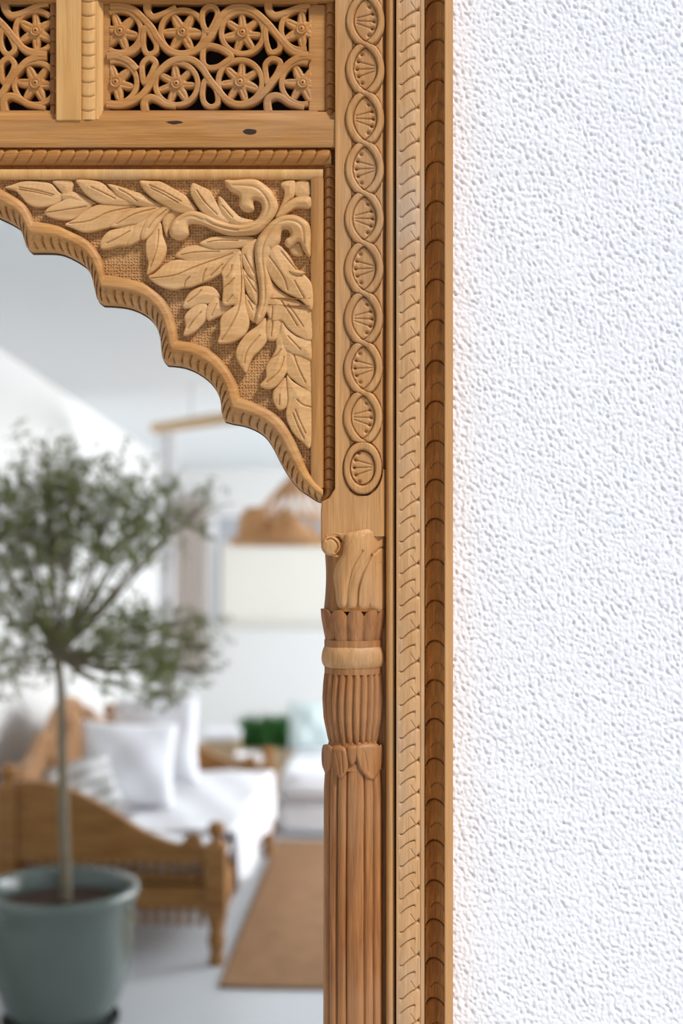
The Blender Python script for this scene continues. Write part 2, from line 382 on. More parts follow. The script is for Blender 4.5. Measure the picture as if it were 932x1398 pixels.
# --- lattice panels
def lattice(x0, x1, flowers, strands, loops, hooks, open_left=False):
    bb = MB()
    LP = empty('lattice_panel'); LP.parent = FR
    zt, zg = 1, -13
    def bar(a, b_, c, d): plank('panel_border', a, c, b_, d, zg, zt+.6, W_LAT, LP, 1.0)
    bar(x0-12, -4, x1+14, 5.5); bar(x0-12, 151, x1+14, 158)
    plank('panel_border', x1+1, 444 if x1 > 100 else x1+3, 5.5, 151, zg, -2, W_LAT, LP, 1.0)
    if not open_left: plank('panel_border', 137, x0+4, 5.5, 151, zg, -2, W_LAT, LP, 1.0)
    for i, (x, y, n, ph, ra) in enumerate(flowers):
        P = []
        for k in range(n):
            a = ph + 2*pi*k/n + random.uniform(-.07, .07)
            da = pi/n; rt = ra+1.5
            P += [(x+rt*cos(a-.12), y+rt*sin(a-.12)), (x+rt*cos(a+.12), y+rt*sin(a+.12)), (x+ra*.62*cos(a+da*.72), y+ra*.62*sin(a+da*.72)), (x+ra*.47*cos(a+da), y+ra*.47*sin(a+da)), (x+ra*.62*cos(a+da*1.28), y+ra*.62*sin(a+da*1.28))]
        vs = [[(x+9*cos(ph+2*pi*k/n+.12), y+9*sin(ph+2*pi*k/n+.12)), (x+ra*.8*cos(ph+2*pi*k/n), y+ra*.8*sin(ph+2*pi*k/n))] for k in range(n)]
        P = [(min(max(p[0], x0+1.5 if not open_left else -999), x1+6), p[1]) for p in P]
        fo = relief('flower', P, W_LAT, LP, zb=-4, zg=zg, H=3.2, edge=3, veins=vs, vd=.9, vw=1.0, res=.9, sub=2)
        # centre button with raised rim, inner disc and drilled eye
        a_ = np.linspace(0, 2*pi, 22, endpoint=False)
        prof = [(7.6, -3), (7.6, 1.4), (6.6, 2.4), (5.2, 1.9), (4.9, 1.2), (4.2, 2.2), (1.8, 2.8), (1.5, 2.5), (1.2, -1), (.01, -1)]
        VV = np.stack([local(x+r*np.cos(a_), y+r*np.sin(a_), z) for r, z in prof]).reshape(-1, 3); m = len(a_)
        fq = [(i*m+k, i*m+(k+1) % m, (i+1)*m+(k+1) % m, (i+1)*m+k) for i in range(len(prof)-1) for k in range(m)]
        me = bpy.data.meshes.new('b'); me.from_pydata([tuple(v) for v in VV], [], [q[::-1] for q in fq]); me.update()
        link('flower_button', me, LP, W_LAT, True, 45)
        rp = [(x+(ra+2)*cos(a), y+(ra+2)*sin(a)) for a in np.linspace(0, 2*pi, 24, endpoint=False)]
        if x > x1-20:
            rp = [q for q in rp[12:] + rp[:12] if q[0] < x1+2]; rp = sorted(rp, key=lambda q: math.atan2(q[1]-y, -(q[0]-x))); band('ring', rp, 7.6, W_LAT, LP, zt, zg, False, .7, 3)
        elif x < x0+20 and not open_left:
            rp = [q for q in rp if q[0] > x0+1]; rp = sorted(rp, key=lambda q: math.atan2(q[1]-y, q[0]-x)); band('ring', rp, 7.6, W_LAT, LP, zt, zg, False, .7, 3)
        else: band('ring', rp, 7.6, W_LAT, LP, zt, zg, True, .7, 2)
    for p in strands: band('scroll_stem', p, 9.4, W_LAT, LP, zt+1.2, zg, False, .9)
    for p in loops: band('pod_loop', p, 7.8, W_LAT, LP, zt+.6, zg, True, .8)
    for p in hooks: band('scroll_hook', p, 9.5, W_LAT, LP, zt+.9, zg, False, .5, taper=(1.25, 1, .7))
    return LP
R_ = 28
lattice(146, 420,
    [(163.3, 42.4, 6, .25, R_-1), (249, 43.2, 6, 0.02, R_), (330.7, 44, 7, .15, R_-1), (411.4, 39.5, 6, .5, R_-2),
     (157.5, 112, 6, .3, R_-1), (240.6, 114, 7, .1, R_-1), (327.4, 111.4, 7, .35, R_), (413, 113, 6, .1, R_-1)],
    [[(150, 8), (165, 8), (182, 13), (195, 25), (207, 38), (215, 52), (226, 65), (240, 72.5), (256, 72.5), (273, 65), (285, 53), (294, 38), (302, 22), (316, 11), (330, 9), (343, 13), (355, 22), (368, 35), (380, 50), (393, 65), (406, 73), (421, 75)],
     [(145, 143), (165, 144), (181, 138), (195, 128), (206, 113), (215, 100), (230, 86), (246, 80), (263, 82), (276, 93), (285, 107), (297, 122), (308, 135), (321, 142), (335, 142), (351, 135), (363, 123), (373, 110), (383, 98), (396, 85), (410, 78), (425, 78)],
     [(146, 76), (160, 77), (175, 83), (187, 95)], [(146, 78), (163, 75), (180, 70), (192, 58)]],
    [[(198, 37), (195, 55), (197, 68), (203, 74), (212, 70), (213, 60), (206, 47)],
     [(203, 79), (194, 88), (194, 103), (197, 113), (204, 105), (210, 92), (212, 84)],
     [(363, 38), (363, 55), (369, 71), (381, 67), (381, 54), (372, 42)],
     [(371, 80), (362, 88), (363, 103), (365, 114), (374, 106), (381, 93), (382, 84)],
     [(277, 34), (276, 18), (283, 9), (292, 9), (297, 18), (292, 32), (284, 43)],
     [(280, 110), (276, 125), (278, 139), (287, 146), (296, 142), (297, 131), (292, 117)],
     [(283, 62), (277, 68), (277, 85), (284, 92), (297, 91), (308, 84), (316, 77), (308, 70), (297, 64)]],
    [[(201, 3), (201, 14), (208, 23), (222, 19), (240, 9)], [(366, 3), (367, 14), (375, 21), (390, 17), (410, 9), (423, 7)],
     [(198, 152), (197, 139), (205, 133), (215, 136), (226, 143), (240, 146)], [(366, 152), (365, 137), (373, 131), (383, 132), (396, 141), (415, 147)]])
lattice(-112, 68,
    [(48.5, 42, 6, .5, R_-2), (48, 113.5, 6, .1, R_-1), (-37, 43, 6, .2, R_), (-37, 113, 6, .4, R_)],
    [[(-112, 20), (-95, 45), (-80, 62), (-60, 75), (-30, 74), (-12, 58), (-4, 38), (4, 26), (15, 42), (27, 59), (41, 71), (62, 77)][0:0] or [(-60, 10), (-37, 8), (-18, 13), (-4, 26), (8, 38), (20, 53), (34, 68), (48, 73), (64, 75)],
     [(-70, 148), (-37, 146), (-12, 138), (2, 128), (12, 112), (24, 97), (36, 84), (50, 78.5), (64, 78)],
     [(-112, 76), (-70, 74), (-37, 78), (-8, 76)]],
    [[(3, 40), (0, 55), (5, 70), (13, 74), (20, 66), (15, 52), (8, 42)], [(11, 79), (2, 86), (1, 100), (5, 113), (13, 105), (19, 92), (18, 84)],
     [(-100, 38), (-104, 55), (-97, 70), (-88, 64), (-90, 48)], [(-98, 84), (-104, 98), (-98, 112), (-88, 104), (-90, 90)]],
    [[(6, 3), (8, 14), (16, 21), (32, 17), (50, 8), (66, 5)], [(6, 152), (5, 137), (14, 131), (26, 135), (40, 143), (62, 148)],
     [(-100, 3), (-92, 16), (-76, 22), (-62, 12)], [(-100, 152), (-92, 140), (-78, 132), (-62, 142)]], open_left=True)
# --- spandrel: arch moulding, stippled ground, leaves
LOBES = [([(-66, 236), (-45, 239), (-22, 246), (0, 258), (12, 264), (25, 272), (35, 280), (42, 290), (47, 303)],
          [(-75, 268), (-50, 271), (-25, 283), (0, 295), (12, 301), (23, 309), (29, 322), (32, 333), (38, 340)]),
         ([(47, 303), (67, 306), (83, 310), (100, 318), (116, 326), (128, 336), (138, 350), (142, 362), (144, 376)],
          [(38, 340), (57, 340), (75, 341), (88, 345), (103, 353), (115, 362), (122, 375), (126, 390), (130, 406), (137, 413)]),
         ([(144, 376), (160, 378), (180, 382), (200, 388), (215, 399), (226, 411), (235, 428), (241, 446), (243, 465)],
          [(137, 413), (155, 414), (170, 416), (185, 421), (200, 430), (210, 442), (216, 458), (218, 475), (220, 488), (226, 496)]),
         ([(243, 465), (257, 467), (270, 470), (283, 475), (296, 485), (308, 498), (318, 513), (325, 528), (328, 543)],
          [(226, 496), (238, 497), (250, 499), (265, 505), (280, 515), (292, 528), (299, 545), (301, 562), (306, 574)]),
         ([(328, 543), (343, 548), (360, 556), (373, 563), (386, 575), (398, 592), (409, 616), (418, 638), (428, 655), (441, 668)],
          [(306, 574), (317, 577), (333, 580), (350, 587), (363, 597), (373, 612), (382, 630), (394, 650), (408, 667), (424, 678), (433, 684), (441, 686)])]
def resample(P, n):
    P = catmull(P, 8); s = np.concatenate([[0], np.cumsum(np.hypot(*np.diff(P, axis=0).T))]); q = np.linspace(0, s[-1], n)
    return np.stack([np.interp(q, s, P[:, 0]), np.interp(q, s, P[:, 1])], 1), s[-1]
US, LS, SS, LO = [], [], [], []; s0 = 0
US.append(np.array([[-110, 232.]])); LS.append(np.array([[-110, 262.]])); SS.append([-36]); LO.append([6.])
for li, (u, l) in enumerate(LOBES):
    lu, ll = resample(u, 8)[1], resample(l, 8)[1]; L = (lu+ll)/2; n = int(L/1.1)
    U, _ = resample(u, n); Lw, _ = resample(l, n); a = 0 if li == 0 else 1
    US.append(U[a:]); LS.append(Lw[a:]); SS.append(s0 + np.linspace(0, L, n)[a:]); LO.append(np.linspace(0, L, n)[a:]); s0 += L
US = np.concatenate(US); LS = np.concatenate(LS); SS = np.concatenate(SS); LO = np.concatenate(LO)
tt = np.concatenate([[0, .015], np.linspace(.05, .96, 26), [1.0, 1.0]])
zz = np.interp(tt, [0, .015, .08, .2, .40, .52, .66, .8, .92, 1], [0, 6, 10, 12, 13, 11.5, 6, 0, -6, -16])
T2, S2 = np.meshgrid(tt, SS); L2 = np.broadcast_to(LO[:, None], T2.shape)
Zr = np.broadcast_to(zz, T2.shape).copy()
tn = np.clip((T2-.50)/.46, 0, 1); per = 11.6
ph = (L2 - 6 + 5*tn*(1-tn)*2 - 5*tn) % per; d = np.minimum(ph, per-ph)
msk = np.clip((T2-.48)/.06, 0, 1)*np.clip((.97-T2)/.05, 0, 1)*np.clip((L2-4)/4, 0, 1)
Zr -= (np.exp(-(d/1.15)**2)*5.5 + np.clip(1-ph/(per*.7), 0, 1)*2.6)*msk
Zr -= 1.0*np.exp(-((T2-.5)/.035)**2)
Zr[:, -1] = -30
# lower edge is pulled in a touch so the roll turns under
PX = US[:, None, 0] + (LS-US)[:, None, 0]*tt[None, :]; PY = US[:, None, 1] + (LS-US)[:, None, 1]*tt[None, :]
PX[:, -1] = LS[:, 0]; PY[:, -1] = LS[:, 1]
link('arch_moulding', mesh_np(local(PX, PY, Zr).reshape(-1, 3), grid_faces(len(SS), len(tt))), FR, W_ARCH, True, 70)
# thin dark board added for the roll's mirror reflection, a hair lower than it
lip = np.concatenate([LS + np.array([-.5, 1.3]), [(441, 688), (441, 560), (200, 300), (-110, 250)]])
relief('reflection_lip', lip, M_LIP, FR, zb=-31, zg=-39, H=.01, edge=1, res=3, smooth_outline=False)
mid = (US*.6 + LS*.4)
gpoly = np.concatenate([[(-110, 244.5), (426, 244.5), (426, 662)], mid[::-1][4::6]])
SP = relief('spandrel_ground', gpoly, W_GROUND, FR, zb=-1, zg=-28, H=.01, edge=1, res=2.5, smooth_outline=False)
LEAVES = [
 # outline, veins, base, height, tilt
 ([(17,254),(33,249),(55,249),(71,252),(80,262),(88,267),(82,277),(67,283),(50,284),(38,279),(30,270),(22,262),(8,258)], [[(27,257),(50,261),(74,267)],[(27,260),(50,264),(72,269)]], 3, 3),
 ([(73,248),(98,247),(100,260),(95,268),(88,267),(80,258)], [], 2, 2.5),
 ([(62,292),(67,285),(82,277),(100,270),(127,276),(121,288),(105,299),(95,302),(80,301),(67,297)], [[(64,292),(90,288),(118,283)]], 3, 3.5),
 ([(85,265),(100,262),(118,270),(132,279),(110,280),(95,275),(86,274)], [], 1.5, 3),
 ([(90,308),(103,301),(116,290),(133,281),(155,278),(188,282),(172,296),(155,310),(138,315),(125,318),(113,318),(100,313)], [[(96,307),(125,303),(150,291),(180,284)]], 4, 3.5),
 ([(105,248),(120,247),(138,250),(152,260),(165,266),(190,276),(175,282),(150,281),(138,279),(126,273),(116,265),(110,257)], [[(125,257),(142,265),(158,273)]], 4, 3.5),
 ([(148,253),(165,256),(182,262),(195,265),(207,273),(225,283),(205,285),(185,281),(162,270),(155,262)], [[(163,260),(176,267),(188,276)]], 3.5, 3.5),
 ([(152,311),(158,305),(170,293),(183,286),(207,282),(226,281),(215,294),(197,305),(178,309),(163,312)], [[(160,308),(185,294),(212,286)]], 4, 4),
 ([(139,341),(139,330),(148,318),(165,311),(185,303),(207,292),(202,315),(188,330),(175,336),(163,337),(150,341)], [[(147,334),(163,326),(178,317)]], 4, 3.5),
 ([(175,336),(176,322),(184,308),(207,289),(205,310),(194,327),(185,333)], [], 3.5, 4),
 ([(193,327),(195,315),(201,301),(213,290),(226,281),(236,284),(222,301),(208,320),(200,328)], [[(203,314),(213,301),(228,288)]], 5, 3.5),
 ([(222,300),(225,318),(229,324),(233,308),(243,297),(262,289),(250,284),(232,288)], [], 2, 3),
 ([(201,376),(203,361),(200,348),(200,331),(207,321),(216,305),(221,308),(223,323),(228,335),(227,348),(220,363),(210,373)], [[(217,315),(215,340),(206,366)]], 4, 4),
 ([(192,249),(207,249),(221,250),(240,260),(256,270),(270,290),(248,293),(226,283),(213,275),(203,267),(195,258)], [[(205,255),(225,264),(248,277)],[(207,259),(225,268),(244,279)]], 5, 4),
 ([(264,252),(275,256),(288,263),(296,278),(305,292),(318,305),(300,307),(282,297),(271,285),(263,272),(260,261)], [[(269,262),(281,279),(297,295)]], 6, 4),
 ([(298,271),(305,273),(317,287),(330,298),(347,303),(332,312),(310,305),(300,290)], [[(304,283),(318,299)]], 5, 3.5),
 ([(383,253),(390,248),(403,248),(402,268),(393,277),(379,292),(386,275),(388,262)], [], 3, 3),
 ([(403.5,250),(421,248),(423,268),(404,269)], [], 2, 2),
 ([(376,298),(386,283),(396,275),(406,270),(424,270),(424,285),(406,285),(396,290),(385,298)], [], 4.5, 3.5),
 ([(362,345),(370,334),(384,338),(396,352),(406,368),(425,388),(426,424),(410,411),(392,402),(380,393),(370,381),(363,365)], [[(366,350),(378,366),(388,382),(393,398)],[(384,345),(398,362),(412,378)],[(402,385),(415,408)]], 6, 4),
 ([(395,371),(405,370),(416,374),(408,378),(398,375)], [], 8, 2.5),
 ([(362,388),(368,382),(378,394),(390,402),(408,412),(426,427),(426,464),(406,459),(393,449),(384,438),(375,440),(366,432),(361,412)], [[(384,412),(396,430),(406,446)],[(393,417),(404,432),(414,447)],[(372,420),(371,436),(368,455)]], 4.5, 3.5),
 ([(363,448),(366,434),(371,420),(386,434),(383,452),(377,465),(365,464)], [[(371,426),(372,444),(370,460)]], 3.5, 3.5),
 ([(336,510),(327,498),(322,485),(325,473),(335,458),(350,446),(363,434),(364,452),(365,465),(356,478),(346,488),(340,500)], [[(334,497),(338,480),(355,459)]], 5, 4),
 ([(385,440),(393,450),(406,460),(426,467),(426,492),(412,487),(400,484),(390,478),(384,468),(382,455)], [[(393,460),(410,478)]], 4, 3.5),
 ([(389,474),(398,476),(412,485),(426,490),(426,534),(413,529),(400,519),(392,511),(387,495)], [[(400,480),(406,500),(417,523)]], 3.2, 3.5),
 ([(386,444),(391,463),(392,497),(390,512),(373,531),(355,528),(363,516),(363,502),(370,490),(377,476),(377,463)], [[(388,488),(381,508),(364,523)],[(384,478),(376,487),(369,490)]], 5, 4),
 ([(373,535),(378,528),(391,516),(394,547),(390,558),(380,560),(373,548)], [[(382,540),(381,553)]], 3.5, 3.2),
 ([(391,513),(400,521),(413,529),(426,535),(426,560),(424,610),(413,604),(401,593),(393,578),(390,565),(393,545)], [[(400,565),(407,583),(415,599)],[(403,560),(410,577),(417,592)],[(405,546),(413,553),(424,556)]], 4, 4),
 ([(204,379),(212,375),(227,362),(242,356),(257,356),(282,353),(307,348),(329,341),(306,366),(303,374),(290,382),(278,387),(262,393),(252,394),(240,397),(227,395),(215,390),(207,384)], [[(208,382),(240,378),(270,365),(318,347)],[(277,388),(278,378),(282,369)],[(252,395),(254,386),(260,380)],[(288,378),(296,370),(304,362)]], 6, 4.5),
 ([(240,352),(246,344),(257,338),(275,336),(290,339),(328,341),(300,352),(262,360),(250,356)], [[(248,350),(270,346),(300,345)]], 5, 3.5),
 ([(273,335),(280,329),(295,324),(320,323),(347,325),(334,338),(300,342),(288,341)], [[(283,333),(300,330),(325,330)]], 4.5, 3.5),
 ([(304,370),(327,343),(331,362),(334,390),(336,420),(341,440),(336,456),(324,466),(310,470),(298,469),(301,456),(301,440),(306,430),(321,418),(305,418),(305,395),(304,380)], [[(328,350),(330,385),(327,420),(316,446),(303,466)],[(305,395),(312,390),(320,382)],[(309,382),(315,372),(317,364)],[(310,414),(318,405)]], 7, 4.5),
 ([(330,341),(350,327),(347,351),(351,387),(341,379),(333,366)], [[(334,349),(341,363),(347,374)]], 4, 3),
 ([(332,368),(341,380),(352,389),(352,417),(344,411),(337,400),(333,385)], [[(336,378),(343,390),(350,400)]], 4.5, 3),
 ([(335,402),(345,413),(353,418),(352,437),(347,441),(340,436),(335,425)], [[(339,412),(345,424)]], 4, 3),
 ([(250,421),(253,410),(262,398),(278,391),(293,394),(302,407),(288,415),(272,417),(260,422)], [[(256,414),(268,405),(275,397)]], 3.5, 3.5),
 ([(251,459),(254,446),(252,435),(257,426),(270,416),(283,417),(282,436),(273,448),(263,456)], [[(257,450),(264,440),(275,427)]], 4.5, 3.5),
 ([(283,420),(293,406),(304,412),(320,420),(305,431),(293,436),(285,439),(281,433)], [[(289,432),(296,416)]], 3.5, 3.5),
]
for i, (poly, veins, zb, H) in enumerate(LEAVES):
    c = np.mean(np.array(poly), 0)
    relief('carved_leaf', poly, W_LEAF, SP, zb=zb*1.35+.5, zg=-2, H=H*.4, edge=1.6, dome=H*.8, veins=veins, vd=2.2, vw=.8, tilt=(-.06, .035), res=.85, ripple=.12)
VOL = [(307,249),(322,248),(347,247),(360,253),(373,265),(380,282),(376,295),(366,308),(353,320),(335,323),(313,323),(297,318),(280,310),(268,307),(258,309),(258,322),(247,329),(235,325),(232,315),(238,303),(248,295),(263,290),(281,294),(298,302),(318,308),(335,308),(350,302),(357,291),(357,281),(352,276),(346,277),(347,289),(335,291),(327,283),(326,270),(314,262)]
relief('carved_scroll', VOL, W_LEAF, SP, zb=10, zg=-2, H=4, edge=6, dome=2, veins=[[(318,256),(345,258),(360,268),(367,283),(362,298),(345,313),(320,316),(290,308),(262,298),(245,305)], [(281,302),(300,312),(325,317)]], vd=1.5, vw=1.6, res=.95)
VOL2 = [(423,352),(424,335),(423,310),(413,300),(400,295),(383,297),(370,305),(358,318),(350,331),(348,348),(351,376),(354,397),(353,417),(348,436),(352,444),(362,432),(368,415),(374,402),(371,385),(366,365),(371,346),(382,332),(384,320),(387,315),(394,316),(396,324),(390,329),(389,336),(396,340),(408,331),(414,343)]
relief('carved_scroll', VOL2, W_LEAF, SP, zb=9, zg=-2, H=4, edge=5, dome=2.5, veins=[[(415,335),(412,312),(397,304),(380,308),(364,326),(358,350),(361,380),(362,410),(356,432)], [(369,340),(372,352),(380,366)]], vd=1.6, vw=1.5, res=.95)
relief('carved_scroll', [(394,339),(408,331),(414,344),(412,350),(400,349)], W_LEAF, SP, zb=3, zg=-2, H=2.5, edge=3, res=.95)
for c in ([(364,408),(385,407.6),(405,409),(423,408),(423,409),(405,410),(385,408.8),(364,409)], [(352,416),(380,417),(405,418.5),(423,418),(423,419.2),(405,419.6),(380,418),(352,417)]):
    relief('crack', c, W_ROPE, SP, zb=10.6, zg=6, H=.3, edge=.5, res=.5, smooth_outline=False)
# --- column panel with interlaced chain
def guilloche(x, y):
    base = 12 - 14*np.clip((x-520)/6, 0, 1)**1.3
    if True:
        cy = np.array([-36, 32, 97, 164.5, 232.5, 300, 368, 436, 503, 570, 638])
        k = np.interp(y, cy, np.arange(len(cy))); k = np.where(y > 638, 10 + (y-638)/67, k)
        x0 = np.interp(y, [0, 640], [499, 494.5])
        act = y < 600
        amp = 21.5
        ck = np.cos(pi*k); cc = np.sign(ck)*np.abs(ck)**.6; s1 = x0 + amp*cc; s2 = x0 - amp*cc
        sl = np.sqrt(1 + (amp*pi/67*np.abs(np.sin(pi*k))*.6/np.clip(np.abs(ck), .14, 1)**.4)**2)
        d1 = np.abs(x-s1)/sl; d2 = np.abs(x-s2)/sl
        # closing oval at the foot of the chain
        ov = np.sqrt(((x-x0)/21.5)**2 + ((y-639)/30)**2); dov = np.abs(ov-1)*24
        last = (y > 604)
        d1 = np.where(last, np.minimum(dov, 60), d1); d2 = np.where(last, dov, d2)
        hw = 5.2
        def bandh(d): return np.where(d < hw, 2.6*(1-(d/hw)**4)+.6, 0)
        over = (np.round(k-.5) % 2 == 0)
        a = bandh(d1); bb = bandh(d2)
        dm = np.minimum(d1, d2)
        eye = np.abs(x-x0) < amp*np.abs(cc)
        eye = np.where(last, ov < 1, eye)
        h = np.where(dm < hw, np.maximum(a, bb), np.where(eye, -.6, -.2))
        # outside pockets near the crossings are cut deeper on the right
        h = np.where((~eye) & (dm >= hw) & (x-x0 > -18) & (np.abs(x-x0) < 40), np.where(x > x0, -7, -2.8), h)
        h -= 2.6*np.exp(-((dm-hw)/.8)**2)
        under = np.where(np.mod(np.floor(k+.5), 2) == 0, d1, d2); onx = (d1 < hw*2.2) & (d2 < hw*2.2); top_ = np.where(np.mod(np.floor(k+1e-9), 2) == 0, d2, d1)
        h = np.where(onx, h - 2.2*np.exp(-((top_-hw)/.8)**2), h)
        # under / over at the crossings: cut the lower strand beside the upper one
        u = np.where(over, d1, d2)
        # fans of seeds in each eye
        for i, c in enumerate(cy):
            if abs(c) > 900: continue
            xc = np.interp(c, [0, 640], [499, 494.5]); sgn = 1 if i % 2 else -1
            for j, (dy, l) in enumerate([(-19, .2), (-9.5, .75), (1, 1), (11, .85), (20, .35)]):
                tipx = xc + sgn*(11.5 - .018*dy*dy); tipy = c + dy
                inx = xc - sgn*12; iny = c + dy*.35
                m = (np.abs(y-c) < 30)
                px_, py_ = x-tipx, y-tipy
                h = np.where(m, h - 4.5*np.exp(-(px_**2+py_**2)/5.0), h)
                if l > .5:
                    ab = np.array([inx-tipx, iny-tipy]); t = np.clip((px_*ab[0]+py_*ab[1])/(ab@ab), 0, 1)
                    dd = np.hypot(px_-t*ab[0], py_-t*ab[1]); h = np.where(m, h - 2.4*np.exp(-(dd/.85)**2)*(1-.35*t), h)
        fade = np.clip((676-y)/3, 0, 1)
        h = np.where((y > 677) | (x < 463), 0, h)
        h = np.where((y > 641) & (ov > 1.3), 0, h)
    h = h - 1.3*np.exp(-((x-467.5)/.6)**2)*(y < 640)*0
    return base + h
strip('column_panel', 457.5, 527, -60, 732, guilloche, W_PANEL, FR, .7, .75, -27)
CXC = 482.6
def cyl(R, z0=-16, k=.82, xc=CXC): return lambda x, y: z0 + k*np.sqrt(np.clip(R*R - (x-xc)**2, 0, None))
blk = relief('column_block', [(459,664),(459,700),(459,735),(452,742),(440,750),(438,740),(438,700),(439,685),(449,680)], W_PANEL, FR, zb=10, zg=-37, H=2, edge=1.5, res=1, smooth_outline=False)
def revolve(name, y0, y1, rf, mat, parent, ry=1.0, nt_=120, xc=CXC, z0=-16, k=.82, a=1.65, dy=None):
    th = np.linspace(-a, a, nt_); yy = np.linspace(y0, y1, max(3, int((y1-y0)/ry)+1)); TH_, YY = np.meshgrid(th, yy, indexing='ij')
    R = rf(TH_, (YY-y0)/(y1-y0), YY); Yp = YY if dy is None else dy(TH_, YY)
    xx = xc + R*np.sin(TH_); z = z0 + k*R*np.cos(TH_)
    V = local(xx, Yp, z); top = local(xc+0*th, Yp[:, 0], z0+0*th); bot = local(xc+0*th, Yp[:, -1], z0+0*th)
    V = np.concatenate([top[:, None], V, bot[:, None]], 1)
    return link(name, mesh_np(V.reshape(-1, 3), grid_faces(len(th), len(yy)+2, flip=True)), parent, mat, True, 55)
revolve('column_neck', 740, 834, lambda t, u, y: 41 - 3*np.sin(u*pi), W_COVE_SHADED, FR)
ac = cyl(46, -23, .8)
for poly, vs, zb in (
    ([(470,731),(485,725),(505,722),(526,724),(527,760),(527,831),(505,830),(484,829),(472,815),(466,790),(466,760)], [[(528,746),(518,749),(511,755)],[(528,771),(518,775),(508,783)],[(494,752),(480,775),(474,800),(472,832)],[(507,757),(495,782),(489,803),(487,832)],[(519,770),(509,795),(504,812),(503,832)]], 4.6),
    ([(466,757),(472,742),(484,730),(500,728),(496,750),(484,772),(477,795),(472,826),(461,827),(457,802),(455,785),(459,770)], [], 6),
    ([(482,775),(494,755),(506,752),(503,770),(494,786),(489,803),(486,829),(473,829),(473,805),(476,790)], [], 5),
    ([(497,782),(508,768),(520,764),(527,778),(518,800),(505,829),(488,830),(489,805)], [], 4.5),
    ([(512,797),(522,786),(528,790),(528,831),(503,831),(505,812)], [], 3.5)):
    relief('acanthus_lobe', poly, W_PANEL, blk, zb=zb-3, zg=-6, H=3, edge=7, dome=1.2, veins=vs, vd=4.0, vw=1.3, surf=ac, res=.95)
relief('volute_arm', [(444,733),(452,726),(464,727),(480,726),(494,725),(484,731),(474,740),(469,752),(463,760),(452,757)], W_PANEL, blk, zb=11, zg=-20, H=2, edge=3, veins=[[(451.5+15*cos(a), 745+15*sin(a)) for a in np.linspace(-1.7, .9, 8)], [(474,741),(482,733),(492,729)]], vd=7, vw=1.6, res=.7)
relief('volute', [(451.5+13*cos(a), 745+13.2*sin(a)) for a in np.linspace(0, 2*pi, 14, endpoint=False)], W_PANEL, blk, zb=15, zg=-20, H=3, edge=3.5, dome=1.5, veins=[[(446,737),(452,735),(459,740),(461,747),(457,754)]], vd=3.5, vw=1.1, res=.7)
# petal cup
def cup(t, u, y): return 45.5 - 7*u**1.2 - 5.0*(1-np.abs(np.sin(5.4*(t+.235))))**1.3
revolve('petal_cup', 838, 877, cup, W_COL, FR, nt_=180, ry=1.5, dy=lambda t, y: y + np.clip((845-y)/7, 0, 1)*9*(1-np.abs(np.sin(5.4*(t+.235))))**1.6 - 6*np.clip((845-y)/7, 0, 1))
revolve('column_ring', 874, 884, lambda t, u, y: 40+.3*np.sin(t*7), W_COL, FR)
revolve('column_ring', 882, 913, lambda t, u, y: 38 + 6.5*np.sin(pi*np.clip(u, 0, 1))**.55 - .5*u + .5*np.sin(9*t)*np.sin(6*u), W_PANEL, FR)
revolve('column_ring', 912, 920, lambda t, u, y: 40+.0*t, W_COL, FR)
revolve('ribbed_bulb', 918, 1024, lambda t, u, y: np.interp(u, [0, .15, .35, .6, .85, 1], [40, 42, 43, 41.5, 36, 32]) - 4.8*(1-np.abs(np.sin(11.5*(t+.05*np.sin(u*3)))))**1.2, W_COL, FR, nt_=420, ry=2)
revolve('leaf_collar', 1012, 1050, lambda t, u, y: 33 + 9*u**.8 - 1.4*(1-np.abs(np.sin(7*t)))*(1-u), W_COL, FR, nt_=160, ry=1.5)
SH = [-1.28, -.93, -.585, -.250, .365, .72, 1.1]
def shaft(t, u, y):
    tw = t + .012*np.sin(y*.011) ; r = 42.5 + 0*t
    for i in range(len(SH)-1):
        a, b_ = SH[i], SH[i+1]; v = np.clip((tw-a)/(b_-a), 0, 1); m = (tw >= a) & (tw < b_)
        r = np.where(m, 40.0 + 3.6*np.sin(pi*v)**.6, r)
    for a in SH: r = r - 2.6*np.exp(-((tw-a)/.035)**2)
    r = np.where((tw < SH[0]) | (tw > SH[-1]), 41, r)
    return r*np.interp(y, [1040, 1080, 1500], [.94, 1, 1.02])
revolve('fluted_shaft', 1040, 2199, shaft, W_COL, FR, nt_=260, ry=12)
collar = cyl(41, -16, .82)
for poly, vs in (([(485,1016),(487,1038),(493,1051),(508,1063),(519,1050),(521,1036),(515,1016)], [[(497,1022),(502,1050)],[(509,1022),(509,1056)]]),
                 ([(452,1020),(452,1040),(458,1052),(465,1062),(473,1050),(475,1036),(470,1018)], [[(459,1026),(464,1054)],[(466,1024),(468,1052)]]),
                 ([(440,1022),(439,1046),(444,1056),(450,1050),(455,1034),(452,1018)], [[(446,1026),(446,1048)]]),
                 ([(474,1018),(475,1034),(480,1042),(486,1034),(487,1016)], []),
                 ([(518,1018),(521,1040),(524,1048),(527,1034),(524,1020)], [])):
    relief('collar_petal', poly, W_COL, FR, zb=1.5, zg=-8, H=3, edge=4, veins=vs, vd=1.2, vw=1.1, surf=collar, res=.9)
